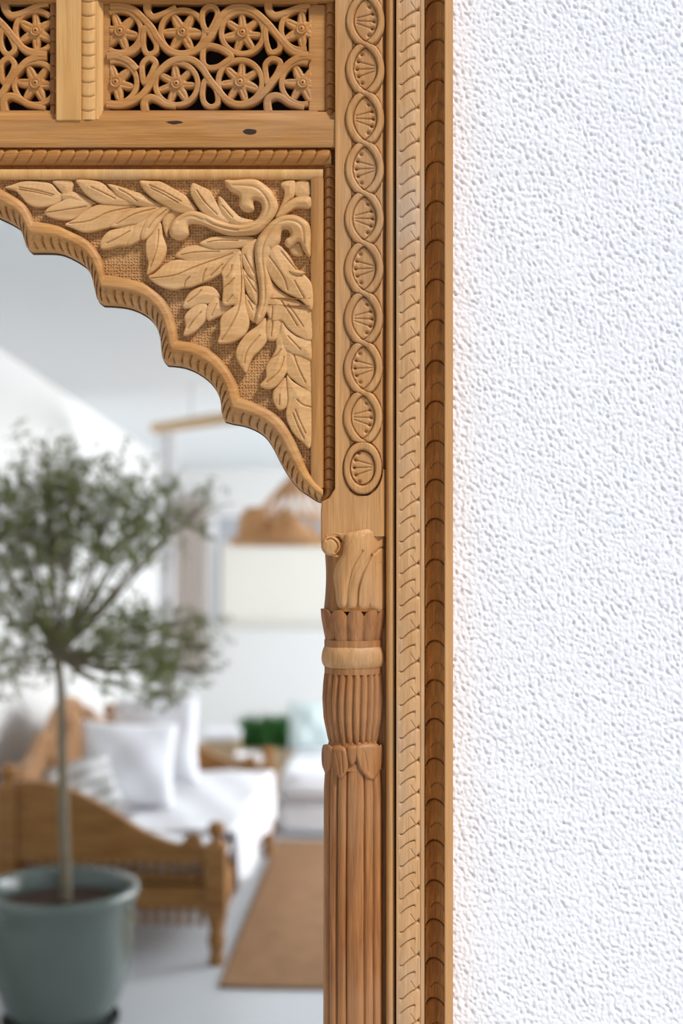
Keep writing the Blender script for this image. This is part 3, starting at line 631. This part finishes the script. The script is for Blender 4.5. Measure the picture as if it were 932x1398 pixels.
# --- right hand mouldings, full height down to the floor
YB = 2199
strip('fillet', 527, 538.5, -60, YB, lambda x, y: 1 + 8*np.sqrt(np.clip(1-((x-532.5)/6.2)**2, 0, 1)), W_FIL, FR, .9, 30, -27)
def arcs(x, y):
    t = (x-556)/16.5
    h = 14 - 2.2*np.abs(t)**2.2
    per = 44.2; yy = y + 1.6*np.sin(y*.017) 
    for off, short in ((19, False), (40.5, True)):
        xe = 566 if short else 571
        s = np.clip((xe-x)/22, 0, 1)
        c = off + 13*s**1.8 + (0 if short else -2*np.clip((x-566)/5, 0, 1))
        ph = (yy - c) % per; d = np.minimum(ph, per-ph)
        m = np.clip((x-543.5)/3, 0, 1)*np.clip((xe+.5-x)/1.5, 0, 1)
        wid = .75 + .5*np.clip((x-552)/12, 0, 1)
        h = h - (2.9*np.exp(-(d/wid)**2) + 1.2*np.clip(1-ph/9, 0, 1))*m
        if not short:
            w2 = np.clip((x-566)/5, 0, 1); h = h - 3.2*np.exp(-(d/(.8+3.0*w2))**2)*w2*(x < 572)
            c2 = off - 9 + (x-561)*1.5; ph2 = (yy-c2+per/2) % per - per/2
            h = h - 1.2*np.exp(-(ph2/.8)**2)*((x > 559) & (x < 567))
    h = np.where(x > 572.6, 11.5, h) - 1.2*np.exp(-((x-572.6)/.55)**2)
    return h - .0*y
strip('carved_band', 540.5, 578.5, -60, YB, arcs, W_STRIP, FR, .7, .7, -27)
def cove(x, y):
    u = np.clip((x-581.5)/24, 0, 1); h = -8 + 18*u**1.25
    per = 54.6; c0 = 1146
    top = 1 - np.sqrt(np.clip(1-((x-594.5)/13.5)**2, 0, 1))          # inverted U
    yy = y - c0 + 1.5*np.sin(y*.02) - 16*top
    ph = yy % per; d = np.minimum(ph, per-ph)
    h = h - 4.0*np.exp(-(d/1.3)**2) - 3.2*np.clip(1-ph/26, 0, 1)*(1-.3*u)
    yy2 = y - c0 - 31 - 20*(1-np.sqrt(np.clip(1-((x-597)/11)**2, 0, 1))); ph2 = yy2 % per; d2 = np.minimum(ph2, per-ph2)
    h = h - 1.8*np.exp(-(d2/1.1)**2)*((x > 588)) - .9*np.clip(1-ph2/14, 0, 1)*(x > 588)
    h = h - .8*np.sin(y*.115 + x*.1)**2
    return h
strip('scaled_cove', 581, 606, -60, YB, cove, W_COVE_SHADED, FR, .8, .8, -27)
plank('outer_edge', 605.8, 617.5, -60, YB, -27, 10.5, W_EDGE, FR, 1.0)
plank('frame_back', 457, 617, -60, YB, -27.5, -12, M_LIP, FR, .5)
plank('gutter_strip', 514, 528, 727, YB, -27, -9, W_COVE_SHADED, FR, .5)
plank('inner_batten', 441, 460, -60, 668, -37, -9, W_ROPE, FR, .5)
relief('rope_end', [(442,655),(457.5,655),(457.5,668),(453,680),(444,685),(437,684),(441,672)], W_ROPE, FR, zb=-2, zg=-37, H=6, edge=7, res=.9)
# rest of the frame's left half, mirrored (out of the picture)
def mirror_copy(o, parent):
    c = o.copy(); C.objects.link(c); c.parent = parent
    for ch in list(o.children): mirror_copy(ch, c)
for ch in list(FR.children):
    if ch.name.split('.')[0] in ('backing_board', 'top_rail'): pass
    c = ch.copy(); C.objects.link(c); c.parent = FR; c.scale = (-1, 1, 1)
    for g in list(ch.children):
        d_ = g.copy(); C.objects.link(d_); d_.parent = c

# ------------------------------------------------------------ ROOM CONTENTS
M_POT = plain('grey_green_glaze', (.105, .135, .115), .22, .5, var=.15, bscale=5, coat=.4)
M_SOIL = plain('soil', (.055, .035, .025), .95, .1, bump=1, bscale=90)
M_SAUC = plain('dark_saucer', (.03, .035, .035), .5)
M_BARK = plain('olive_bark', (.23, .19, .13), .9, .1, bump=1, bscale=50, var=.25)
M_LEAFG = plain('olive_leaf', (.175, .19, .06), .5, .3, var=.75, bscale=24)
M_CLOTH = plain('white_linen', (.80, .81, .84), .9, .1, bump=.3, bscale=25)
M_STRIPE = plain('grey_striped_linen', (.46, .46, .45), .9, .1)
M_PALE = plain('pale_aqua_linen', (.58, .68, .68), .9, .1)
M_BEDW = wood('wood_daybed', (.44, .215, .058), (.26, .105, .022), 'X', .3, pamt=.1)
M_BACKW = wood('wood_backrest', (.50, .28, .13), (.34, .16, .06), 'Y', .3)
M_RUG = plain('jute', (.30, .175, .098), .95, .05, bump=.8, bscale=14, var=.35)
M_RATT = plain('rattan', (.55, .31, .145), .7, .2, var=.2, bscale=40)
M_GREEN = plain('green_leaf', (.045, .15, .035), .5, .3, var=.4, bscale=20)
M_WICK = plain('wicker', (.50, .38, .25), .85, .1, bump=1, bscale=90, var=.25)
# pot, soil and olive tree
D0 = 4.17; cx, cy, _ = at(83, 1300, D0)
T = empty('potted_olive_tree', (cx, cy, .012))
tag(T, 'small olive tree with a slender bare stem in a glazed grey-green pot', 'potted tree')
MB().lathe([(.001, 0), (.135, 0), (.142, .008), (.172, .06), (.195, .13), (.209, .21), (.216, .30), (.217, .352), (.226, .358), (.232, .372), (.231, .388), (.224, .396), (.212, .394), (.203, .38), (.200, .33), (.19, .30), (.0, .30)], n=56).build('pot', M_POT, T, sharp=60)
b = MB(); b.lathe([(.197, .335), (.15, .345), (.08, .338), (.03, .35), (.001, .352)], n=30); b.build('soil', M_SOIL, T)
sau = MB().lathe([(.001, 0), (.150, 0), (.168, .006), (.172, .022), (.166, .022), (.155, .0115), (.001, .0115)], n=48).build('saucer', M_SAUC); sau.location = (cx, cy, 0)
tag(sau, 'dark round saucer under the grey-green pot', 'saucer')
def tp(px, py, dd=0): x, y, z = at(px, py, D0+dd); return (x-cx, y-cy, z-.012)
trunk_pts = [tp(90, 1232), tp(88, 1150), tp(86, 1060), tp(84, 980), tp(82, 930), tp(79, 895)]
b = MB(); b.tube(trunk_pts, [.0175, .0165, .0145, .0125, .011, .012], 10)
tr = b.build('trunk', M_BARK, T)
blobs = [(60,660,46,34,1.1),(100,650,40,30,1),(35,700,42,30,1),(5,730,35,40,1),(95,705,50,34,1.3),(150,690,38,32,1.1),(205,700,34,30,1.1),(220,740,26,20,.4),(95,750,50,28,1.2),(150,735,40,25,1),(35,755,40,25,.7),
         (250,690,34,22,.42),(285,685,18,12,.16),(65,625,16,22,.25),(215,655,24,20,.22),
         (45,835,45,28,1.0),(35,880,38,28,.8),(100,860,46,26,.8),(150,850,40,30,.8),(190,880,38,30,1),(215,905,30,30,1.0),(225,945,24,16,.6),(200,850,40,24,.6),(245,845,30,16,.45),(290,880,26,10,.35),(290,912,22,7,.3),(260,860,34,22,.4),
         (0,900,24,30,.5),(-30,800,40,60,.8),(-40,700,40,50,.8),(160,900,30,20,.5),(70,800,60,14,.2),(235,915,30,22,.5),(175,935,28,14,.4),(150,795,45,14,.1),(5,975,12,6,.1),(60,915,20,14,.3)]
br = MB()
top = (79, 895)
for (bx, by, sx, sy, wt) in blobs:
    if wt < .15: continue
    dd = random.uniform(-.16, .16)
    k = [tp(*top), tp(top[0]*.6+bx*.4, top[1]*.55+by*.45+12, dd*.3), tp(top[0]*.25+bx*.75, top[1]*.2+by*.8+3, dd*.7), tp(bx, by, dd)]
    br.tube(catmull([np.array(p) for p in k], 4), np.linspace(.0075, .002, 13), 5)
    for j in range(int(7*wt)+2):
        ex = bx+random.gauss(0, sx*.8); ey = by+random.gauss(0, sy*.8)
        br.tube([k[2], tp((bx+ex)/2, (by+ey)/2+4, dd), tp(ex, ey, dd+random.gauss(0, .08))], [.003, .002, .001], 4)
br.build('branches', M_BARK, T)
# small olive leaves
NV = []; NF = []
for (bx, by, sx, sy, wt) in blobs:
    n = int(wt*sx*sy*.66); 
    px = bx + rng.normal(0, sx*.62, n); py = by + rng.normal(0, sy*.62, n); dd = rng.normal(0, .13, n)
    # leaves gather along short twigs
    ntw = max(3, n//14); tw = rng.integers(0, ntw, n)
    tx = bx + rng.normal(0, sx*.85, ntw); ty = by + rng.normal(0, sy*.85, ntw); ta = rng.uniform(0, 2*pi, ntw); td = rng.normal(0, .13, ntw)
    s = rng.uniform(-14, 14, n)
    px = tx[tw] + s*np.cos(ta[tw]) + rng.normal(0, 2.5, n); py = ty[tw] + s*np.sin(ta[tw])*1 + rng.normal(0, 2.5, n); dd = td[tw] + rng.normal(0, .02, n)
    Dn = D0 + dd; P = np.stack([(px-466)/F*Dn - cx, CAMY+Dn-cy, EYE-(py-699)/F*Dn-.012], 1)
    P = P[P[:, 0]+cx > -1.22]; n = len(P)
    u = rng.normal(0, 1, (n, 3)); u /= np.linalg.norm(u, axis=1)[:, None]; v = np.cross(u, rng.normal(0, 1, (n, 3))); v /= np.linalg.norm(v, axis=1)[:, None]
    L = rng.uniform(.009, .017, n)[:, None]; Wd = L*.2
    w_ = np.cross(u, v)
    a = P - u*L; c = P + u*L; l = P - v*Wd + w_*.0015; r = P + v*Wd + w_*.0015
    base = sum(len(q) for q in NV); NV.append(np.stack([a, l, c, r], 1).reshape(-1, 3)); NF.append(base + np.arange(n*4).reshape(n, 4))
fo = link('foliage', mesh_np(np.concatenate(NV), np.concatenate(NF)), T, M_LEAFG, False); fo['kind'] = 'stuff'

# daybed
def P3(px, D, z): x, y = onfloor(px, D); return x, y, z
DB = empty('daybed', (*onfloor(12, 4.76), 0), RZ-.017)
tag(DB, 'carved wooden daybed with scalloped backrest and sloping arms, behind the potted olive tree', 'daybed')
Wd, Ln = .70, 1.50
def bar(name, a, c, mat=M_BEDW, par=DB, bevel=.004): return MB().box(a, c).build(name, mat, par, bevel=bevel)
def post(x, y, h, name='post', turned=True, fin=True):
    b = MB()
    prof = [(.0, 0), (.024, 0), (.027, .02), (.020, .035), (.026, .06), (.030, .085), (.022, .105), (.027, .13), (.032, .16), (.033, .17)]
    b.lathe(prof, (x, y, 0), 16)
    b.box((x-.034, y-.034, .165), (x+.034, y+.034, h-.075))
    if fin: b.lathe([(.034, h-.075), (.02, h-.066), (.016, h-.055), (.026, h-.04), (.03, h-.022), (.024, h-.006), (.0, h)], (x, y, 0), 16)
    return b.build(name, M_BEDW, DB)
for yy, hl, hr in ((0, .66, .475), (Ln, .66, .475)):
    post(0, yy, hl); post(Wd, yy, hr)
    # sloping arm board, S-curved from the back down to the front
    prof = [(.03, .60), (.10, .60), (.18, .585), (.27, .55), (.36, .50), (.45, .445), (.53, .41), (.58, .40), (.60, .425), (.625, .435), (.645, .42), (.655, .395), (.67, .395)]
    pr = catmull(prof, 4); b = MB(); k = len(pr)
    v = [(x, yy-.017, z) for x, z in pr] + [(x, yy-.017, .335) for x, z in pr] + [(x, yy+.017, z) for x, z in pr] + [(x, yy+.017, .335) for x, z in pr]
    f = []
    for i in range(k-1):
        f += [(i, k+i, k+i+1, i+1), (2*k+i, 2*k+i+1, 3*k+i+1, 3*k+i), (i, i+1, 2*k+i+1, 2*k+i), (k+i, 3*k+i, 3*k+i+1, k+i+1)]
    f += [(0, 2*k, 3*k, k), (k-1, 2*k-1, 4*k-1, 3*k-1)]
    b.add(v, f); b.build('arm_board', M_BEDW, DB, smooth=False)
    bar('arm_rail', (.03, yy-.02, .275), (Wd-.03, yy+.02, .295))
    bar('end_rail', (.03, yy-.022, .185), (Wd-.03, yy+.022, .262))
    for i in range(17):
        x = .055 + i*.037
        MB().lathe([(.006, 0), (.011, .01), (.007, .02), (.011, .032), (.006, .042)], (x, yy, .294), 8).build('spindle', M_BEDW, DB)
        MB().lathe([(.0, 0), (.010, .006), (.012, .02), (.006, .032), (.012, .045), (.013, .062)], (x, yy, .124), 8).build('drop_finial', M_BEDW, DB)
bar('side_rail', (Wd-.025, .03, .19), (Wd+.02, Ln-.03, .275)); bar('side_rail', (-.02, .03, .19), (.02, Ln-.03, .275))
bar('seat_slats', (.02, .02, .255), (Wd-.02, Ln-.02, .272))
for i in range(28):
    MB().lathe([(.0, 0), (.010, .006), (.012, .02), (.006, .032), (.012, .045), (.013, .062)], (Wd, .06+i*.051, .129), 8).build('drop_finial', M_BEDW, DB)
bp = [(.03, .56), (.10, .575), (.16, .62), (.24, .635), (.32, .665), (.40, .70), (.48, .695), (.56, .745), (.68, .775), (.75, .785), (.82, .775), (.94, .745), (1.02, .695), (1.10, .70), (1.18, .665), (1.26, .635), (1.34, .62), (1.40, .575), (1.47, .56)]
pr = catmull(bp, 4); k = len(pr); b = MB()
v = [(-.014, y, z) for y, z in pr] + [(-.014, y, .30) for y, z in pr] + [(.014, y, z) for y, z in pr] + [(.014, y, .30) for y, z in pr]; f = []
for i in range(k-1): f += [(i, i+1, k+i+1, k+i), (2*k+i, 3*k+i, 3*k+i+1, 2*k+i+1), (i, 2*k+i, 2*k+i+1, i+1), (k+i, k+i+1, 3*k+i+1, 3*k+i)]
f += [(0, k, 3*k, 2*k), (k-1, 3*k-1, 4*k-1, 2*k-1)]
b.add(v, f); b.build('backrest', M_BACKW, DB, smooth=False)
tub = MB(); tub.tube([(.016, y, z-.03) for y, z in pr], .008, 6); tub.build('backrest_carving', M_BACKW, DB)
for yy in (.2, .48, .75, 1.02, 1.3):
    zc = np.interp(yy, [p[0] for p in bp], [p[1] for p in bp]) - .10
    MB().lathe([(.0, .0), (.055, .0), (.05, .012), (.03, .008), (.02, .018), (.0, .02)], (0, 0, 0), 14).build('rosette', M_BACKW, DB)
    o = C.objects[-1]; o.rotation_euler = (0, pi/2, 0); o.location = (.014, yy, zc)
def world_of(lx, ly, z):
    a = DB.rotation_euler[2]; x = DB.location.x + lx*cos(a) - ly*sin(a); y = DB.location.y + lx*sin(a) + ly*cos(a); return (x, y, z)
def cushion(name, loc, w_, h_, t_, rot_, mat, label, cat='cushion', group=None, pinch=.35, seed=0):
    n = 22; r = np.random.default_rng(seed); u = np.linspace(-1, 1, n); U, V2 = np.meshgrid(u, u, indexing='ij')
    edge = np.clip((1-U**2)*(1-V2**2), 0, 1)**pinch
    pull = 1 - .07*(1-np.abs(V2)**2)*np.abs(U)**3 ; pull2 = 1 - .07*(1-np.abs(U)**2)*np.abs(V2)**3
    x = U*w_/2*pull; z = V2*h_/2*pull2
    wr = .012*np.sin(5*U+r.uniform(0, 6))*np.cos(4*V2+r.uniform(0, 6))*edge
    A = np.stack([x, -t_/2*edge+wr, z], -1).reshape(-1, 3); B = np.stack([x, t_/2*edge+wr, z], -1).reshape(-1, 3)
    me = mesh_np(np.concatenate([A, B]), np.concatenate([grid_faces(n, n, flip=True), grid_faces(n, n, off=n*n)]))
    bm = bmesh.new(); bm.from_mesh(me); bmesh.ops.remove_doubles(bm, verts=bm.verts, dist=1e-5); bm.to_mesh(me); bm.free()
    o = link(name, me, None, mat); o.location = loc; o.rotation_euler = rot_
    tag(o, label, cat, group); return o
# mattress, throw and cushions lie on the daybed
def softbox(name, a, c, mat, r=.03, wr=.006):
    me = bpy.data.meshes.new(name); bm = bmesh.new(); bmesh.ops.create_cube(bm, size=1)
    for v_ in bm.verts: v_.co = [(a[i]+c[i])/2 + v_.co[i]*(c[i]-a[i]) for i in range(3)]
    bmesh.ops.bevel(bm, geom=bm.edges[:], offset=r, segments=3, affect='EDGES'); bmesh.ops.subdivide_edges(bm, edges=[e for e in bm.edges if e.calc_length() > .15], cuts=8, use_grid_fill=True)
    for v_ in bm.verts:
        if v_.co.z > a[2]+.02: v_.co.z += wr*sin(v_.co.x*21+v_.co.y*9)*cos(v_.co.y*17)
    bm.to_mesh(me); bm.free(); return link(name, me, None, mat, True, 60)
mt = softbox('mattress', (.025, .03, .275), (Wd+.01, Ln-.03, .375), M_CLOTH); mt.location = DB.location; mt.rotation_euler = DB.rotation_euler
tag(mt, 'white linen covered mattress on the wooden daybed', 'mattress')
# throw: draped sheet, falling over the front edge
nx_, ny_ = 34, 26; V = []
for i in range(nx_):
    for j in range(ny_):
        s = i/(nx_-1); y = .25 + 1.15*j/(ny_-1)
        L_ = s*.64
        if L_ < .42: x = .31+L_; z = .386
        else:
            x = .73+.02*sin(y*14)+.012*sin(y*31) + .05*(L_-.42); z = .386-(L_-.42)*(.9+.10*sin(y*5))
        V.append((x, y, z+.004*sin(x*30+y*12)))
th = link('throw', mesh_np(np.array(V), grid_faces(nx_, ny_, flip=True)), None, M_CLOTH); th.location = DB.location; th.rotation_euler = DB.rotation_euler
md = th.modifiers.new('s', 'SOLIDIFY'); md.thickness = .006
tag(th, 'crumpled white throw hanging over the front edge of the daybed', 'throw')
az = DB.rotation_euler[2]
def onbed(lx, ly, z): return world_of(lx, ly, z)
cushion('cushion', onbed(.27, .62, .545), .36, .33, .13, (radians(-16), radians(4), az+radians(14)), M_CLOTH, 'plump white square cushion nearest the stem of the olive tree, on the daybed', seed=1)
cushion('cushion', onbed(.30, 1.02, .57), .36, .37, .13, (radians(-12), radians(-4), az-radians(6)), M_CLOTH, 'white square cushion behind the front white one on the daybed', seed=2)
sc = cushion('cushion', onbed(.15, .40, .50), .26, .22, .09, (radians(-24), radians(-14), az+radians(32)), M_STRIPE, 'grey and white striped cushion leaning in the daybed corner under the backrest', seed=3)
# stripes woven on the cushion
m, n, bb_ = nt('striped'); tc = n.nodes.new('ShaderNodeTexCoord'); wv = n.nodes.new('ShaderNodeTexWave'); wv.bands_direction = 'Z'; wv.inputs['Scale'].default_value = 7; wv.inputs['Distortion'].default_value = .6
n.links.new(tc.outputs['Object'], wv.inputs['Vector']); cr = n.nodes.new('ShaderNodeValToRGB'); cr.color_ramp.elements[0].color = (.33, .33, .32, 1); cr.color_ramp.elements[1].color = (.75, .75, .74, 1)
n.links.new(wv.outputs['Fac'], cr.inputs[0]); n.links.new(cr.outputs[0], bb_.inputs['Base Color']); sc.data.materials[0] = m
# rug
r0 = onfloor(298, 4.47); 
rg = softbox('rug', (0, 0, .001), (1.55, 2.0, .012), M_RUG, .004, 0); rg.location = (r0[0], r0[1], 0); rg.rotation_euler = (0, 0, RZ)
tag(rg, 'brown woven jute rug on the pale floor in front of the daybed', 'rug')
# white low sofa beyond the rug
sx_, sy_ = onfloor(378, 6.55)
SF = empty('sofa', (sx_+.0, sy_, 0), RZ); tag(SF, 'low white upholstered sofa beyond the far end of the rug', 'sofa')
def soft_child(nm, a, c, m_, par, r=.03):
    o = softbox(nm, a, c, m_, r); o.parent = par; return o
soft_child('sofa_base', (0, 0, .01), (1.9, .82, .16), M_CLOTH, SF); soft_child('seat_cushion', (0, -.01, .162), (.94, .80, .285), M_CLOTH, SF, .04); soft_child('seat_cushion', (.945, -.01, .162), (1.9, .80, .285), M_CLOTH, SF, .04)
soft_child('sofa_back', (.32, .822, .01), (1.9, .95, .40), M_CLOTH, SF)
x, y, z = at(422, 1015, 7.05); cushion('cushion', (x+.02, sy_+.60, .425), .26, .25, .11, (radians(-14), 0, 0), M_PALE, 'pale aqua cushion leaning at the back of the low white sofa', seed=5)
# low wooden table with a white bowl, woven basket and long green planter
x, y = onfloor(327, 6.78)
TB = empty('low_table', (x, y, 0), RZ); tag(TB, 'low brown wooden table between the daybed and the white sofa', 'table')
bar('tabletop', (-.17, -.14, .255), (.16, .14, .285), M_BEDW, TB)
for a in (-1, 1):
    for c in (-1, 1): MB().lathe([(.0, 0), (.02, 0), (.024, .05), (.016, .09), (.024, .16), (.02, .256)], (a*.13, c*.11, 0), 12).build('leg', M_BEDW, TB)
bar('apron', (-.155, -.13, .165), (.145, -.11, .256), M_BEDW, TB)
bl = MB().lathe([(.001, 0), (.035, 0), (.04, .008), (.062, .03), (.075, .062), (.071, .064), (.058, .034), (.03, .014), (.001, .012)], n=28).build('bowl', plain('white_ceramic', (.85, .85, .86), .25)); bl.location = (x+.05, y-.02, .285)
tag(bl, 'white ceramic bowl on the low wooden table', 'bowl')
x, y = onfloor(303, 7.35)
BK = empty('basket', (x, y, 0), RZ); tag(BK, 'tall square wicker basket with a white lid behind the daybed', 'basket')
b = MB(); b.box((-.085, -.085, 0), (.085, .085, .33)); b.build('basket_body', M_WICK, BK, bevel=.008)
for i in range(9):
    q = MB(); 
    for s_ in (-1, 1): q.box((-.09, s_*.088-.004, .02+i*.035), (.09, s_*.088+.004, .036+i*.035)); q.box((s_*.088-.004, -.09, .02+i*.035), (s_*.088+.004, .09, .036+i*.035))
    q.build('weave_band', M_WICK, BK, smooth=False)
MB().box((-.095, -.095, .331), (.095, .095, .375)).build('basket_lid', M_CLOTH, BK, bevel=.012)
x, y = onfloor(370, 7.75)
PL = empty('planter', (x, y, 0), RZ); tag(PL, 'long low planter of bright green leafy plants by the far wall', 'planter')
b = MB(); b.box((-.17, -.08, 0), (.17, .08, .22)); b.build('planter_box', M_WICK, PL, bevel=.006)
NV = []; n = 900; s = rng.uniform(-1, 1, (n, 2)); h = rng.uniform(.08, .20, n); P = np.stack([s[:, 0]*.155, s[:, 1]*.075, np.full(n, .215)], 1)
tip = P + np.stack([rng.normal(0, .03, n), rng.normal(0, .04, n), h], 1); sd = np.stack([rng.normal(0, 1, n), rng.normal(0, 1, n), 0*h], 1); sd /= np.linalg.norm(sd, axis=1)[:, None]
mid_ = (P+tip)/2; NV = np.stack([P, mid_-sd*.009, tip, mid_+sd*.009], 1).reshape(-1, 3)
g = link('greenery', mesh_np(NV, np.arange(n*4).reshape(n, 4)), PL, M_GREEN, False); g['kind'] = 'stuff'
# rattan pendant
x, y, z = at(403, 742, 6.0)
PD = empty('pendant_lamp', (x, y, z)); tag(PD, 'open woven rattan pendant lamp hanging in front of the far window', 'pendant lamp')
R0 = .272
def shade_pt(s, a):                       # s 0 rim .. 1 crown
    r = R0*(1-s)**.75*(1+.0) if s < 1 else .02; r = max(r, .022)
    return (r*cos(a), r*sin(a), .05*0 + .285*s**1.15)
b = MB()
for k in range(3): b.tube([(R0*cos(a)*(1-.012*k), R0*sin(a)*(1-.012*k), .012*k) for a in np.linspace(0, 2*pi, 49)], .007, 6, False)
b.build('rim', M_RATT, PD)
for k in range(18):
    a = 2*pi*k/18
    b = MB(); b.tube([shade_pt(s, a+.55*s) for s in np.linspace(0, 1, 10)], .0042, 5); b.build('cane', M_RATT, PD)
    b = MB(); b.tube([shade_pt(s, a-.55*s) for s in np.linspace(0, 1, 10)], .0042, 5); b.build('cane', M_RATT, PD)
for s in (.45, .85):
    b = MB(); b.tube([shade_pt(s, a) for a in np.linspace(0, 2*pi, 41)], .008, 6, False); b.build('hoop', M_RATT, PD)
b = MB(); pc = [(.145*(1-t)+.01, 0.0 + .15*t) for t in np.linspace(0, 1, 8)]; b.lathe(pc, (-.04, 0, 0), 30); o = b.build('inner_cone', M_RATT, PD)
md = o.modifiers.new('s', 'SOLIDIFY'); md.thickness = .004
b = MB(); b.lathe(([(.055, .0), (.07, .05), (.06, .11), (.03, .15)]), (-.175, 0, 0.005), 20); o = b.build('side_cone', M_RATT, PD); md = o.modifiers.new('s', 'SOLIDIFY'); md.thickness = .004
ch = CZ(y)-z
MB().tube([(0, 0, .28), (0, 0, ch-.02)], .004, 6).build('cord', plain('cord', (.5, .45, .4)), PD)
MB().lathe([(.0, -.03), (.04, -.03), (.05, 0)], (0, 0, ch-.01), 16).build('ceiling_rose', M_RATT, PD)
# wooden pole hung under the ceiling with a sheer curtain
p1 = np.array(at(212, 586, 6.4)); p2 = np.array(at(305, 570, 5.75)); p3 = p1 + (p2-p1)*2.2
p3[2] = p1[2] = p2[2] = (p1[2]+p2[2])/2
CP = empty('curtain_pole', tuple(p1)); tag(CP, 'pale wooden pole hanging under the sloping ceiling', 'pole')
MB().tube([(0, 0, 0), tuple(p3-p1)], .026, 14).build('pole', plain('pale_wood', (.62, .42, .22), .5), CP)
for t in (.25, .9):
    q = (p3-p1)*t; MB().tube([tuple(q), (q[0], q[1], CZ(p1[1]+q[1])-p1[2]+.03)], .004, 6).build('hanger', plain('steel', (.5, .5, .5), .4), CP)
nx_, ny_ = 60, 14; V = []
for i in range(nx_):
    s = i/(nx_-1)
    for j in range(ny_):
        zz_ = j/(ny_-1); q = p1 + (p3-p1)*(.04+.10*s*(1-.35*zz_)); a = s*2*pi*7
        V.append((q[0]+.02*sin(a), q[1]+.02*cos(a)*.6, p1[2]-.03-1.25*zz_))
sh = link('sheer_curtain', mesh_np(np.array(V), grid_faces(nx_, ny_)), None, plain('sheer', (.82, .82, .83), .9, .1)); sh.data.materials[0].node_tree.nodes['Principled BSDF'].inputs['Transmission Weight'].default_value = .0
sh.data.materials[0].node_tree.nodes['Principled BSDF'].inputs['Alpha'].default_value = .35
tag(sh, 'narrow sheer white curtain gathered on the wooden pole', 'curtain')
# far window: linen cafe curtain and beige side curtain
def curtain(name, x0, x1, z0, z1, yy, mat, folds, amp, label):
    nx_ = 8*folds; V = []
    for i in range(nx_+1):
        s = i/nx_; x_ = x0+(x1-x0)*s; dy = amp*sin(s*2*pi*folds)
        for j in range(6): V.append((*rot(x_, yy+dy), z0+(z1-z0)*j/5))
    o = link(name, mesh_np(np.array(V), grid_faces(nx_+1, 6, flip=True)), None, mat); md = o.modifiers.new('s', 'SOLIDIFY'); md.thickness = .004
    tag(o, label, 'curtain')
x0, _, _ = at(300, 700, 9.2); 
curtain('cafe_curtain', x0-.36+.02, .80, .74, 1.30, YF-.012, plain('beige_linen', (.78, .75, .68), .9), 22, .002, 'beige linen cafe curtain covering the lower part of the far window')
xa = pxx(238, 9.2)-.36; xb = pxx(288, 9.2)-.36
curtain('side_curtain', xa, xb, .45, 1.60, YF-.09, plain('rose_beige_linen', (.62, .55, .50), .9), 6, .02, 'rose beige curtain hanging left of the far window')
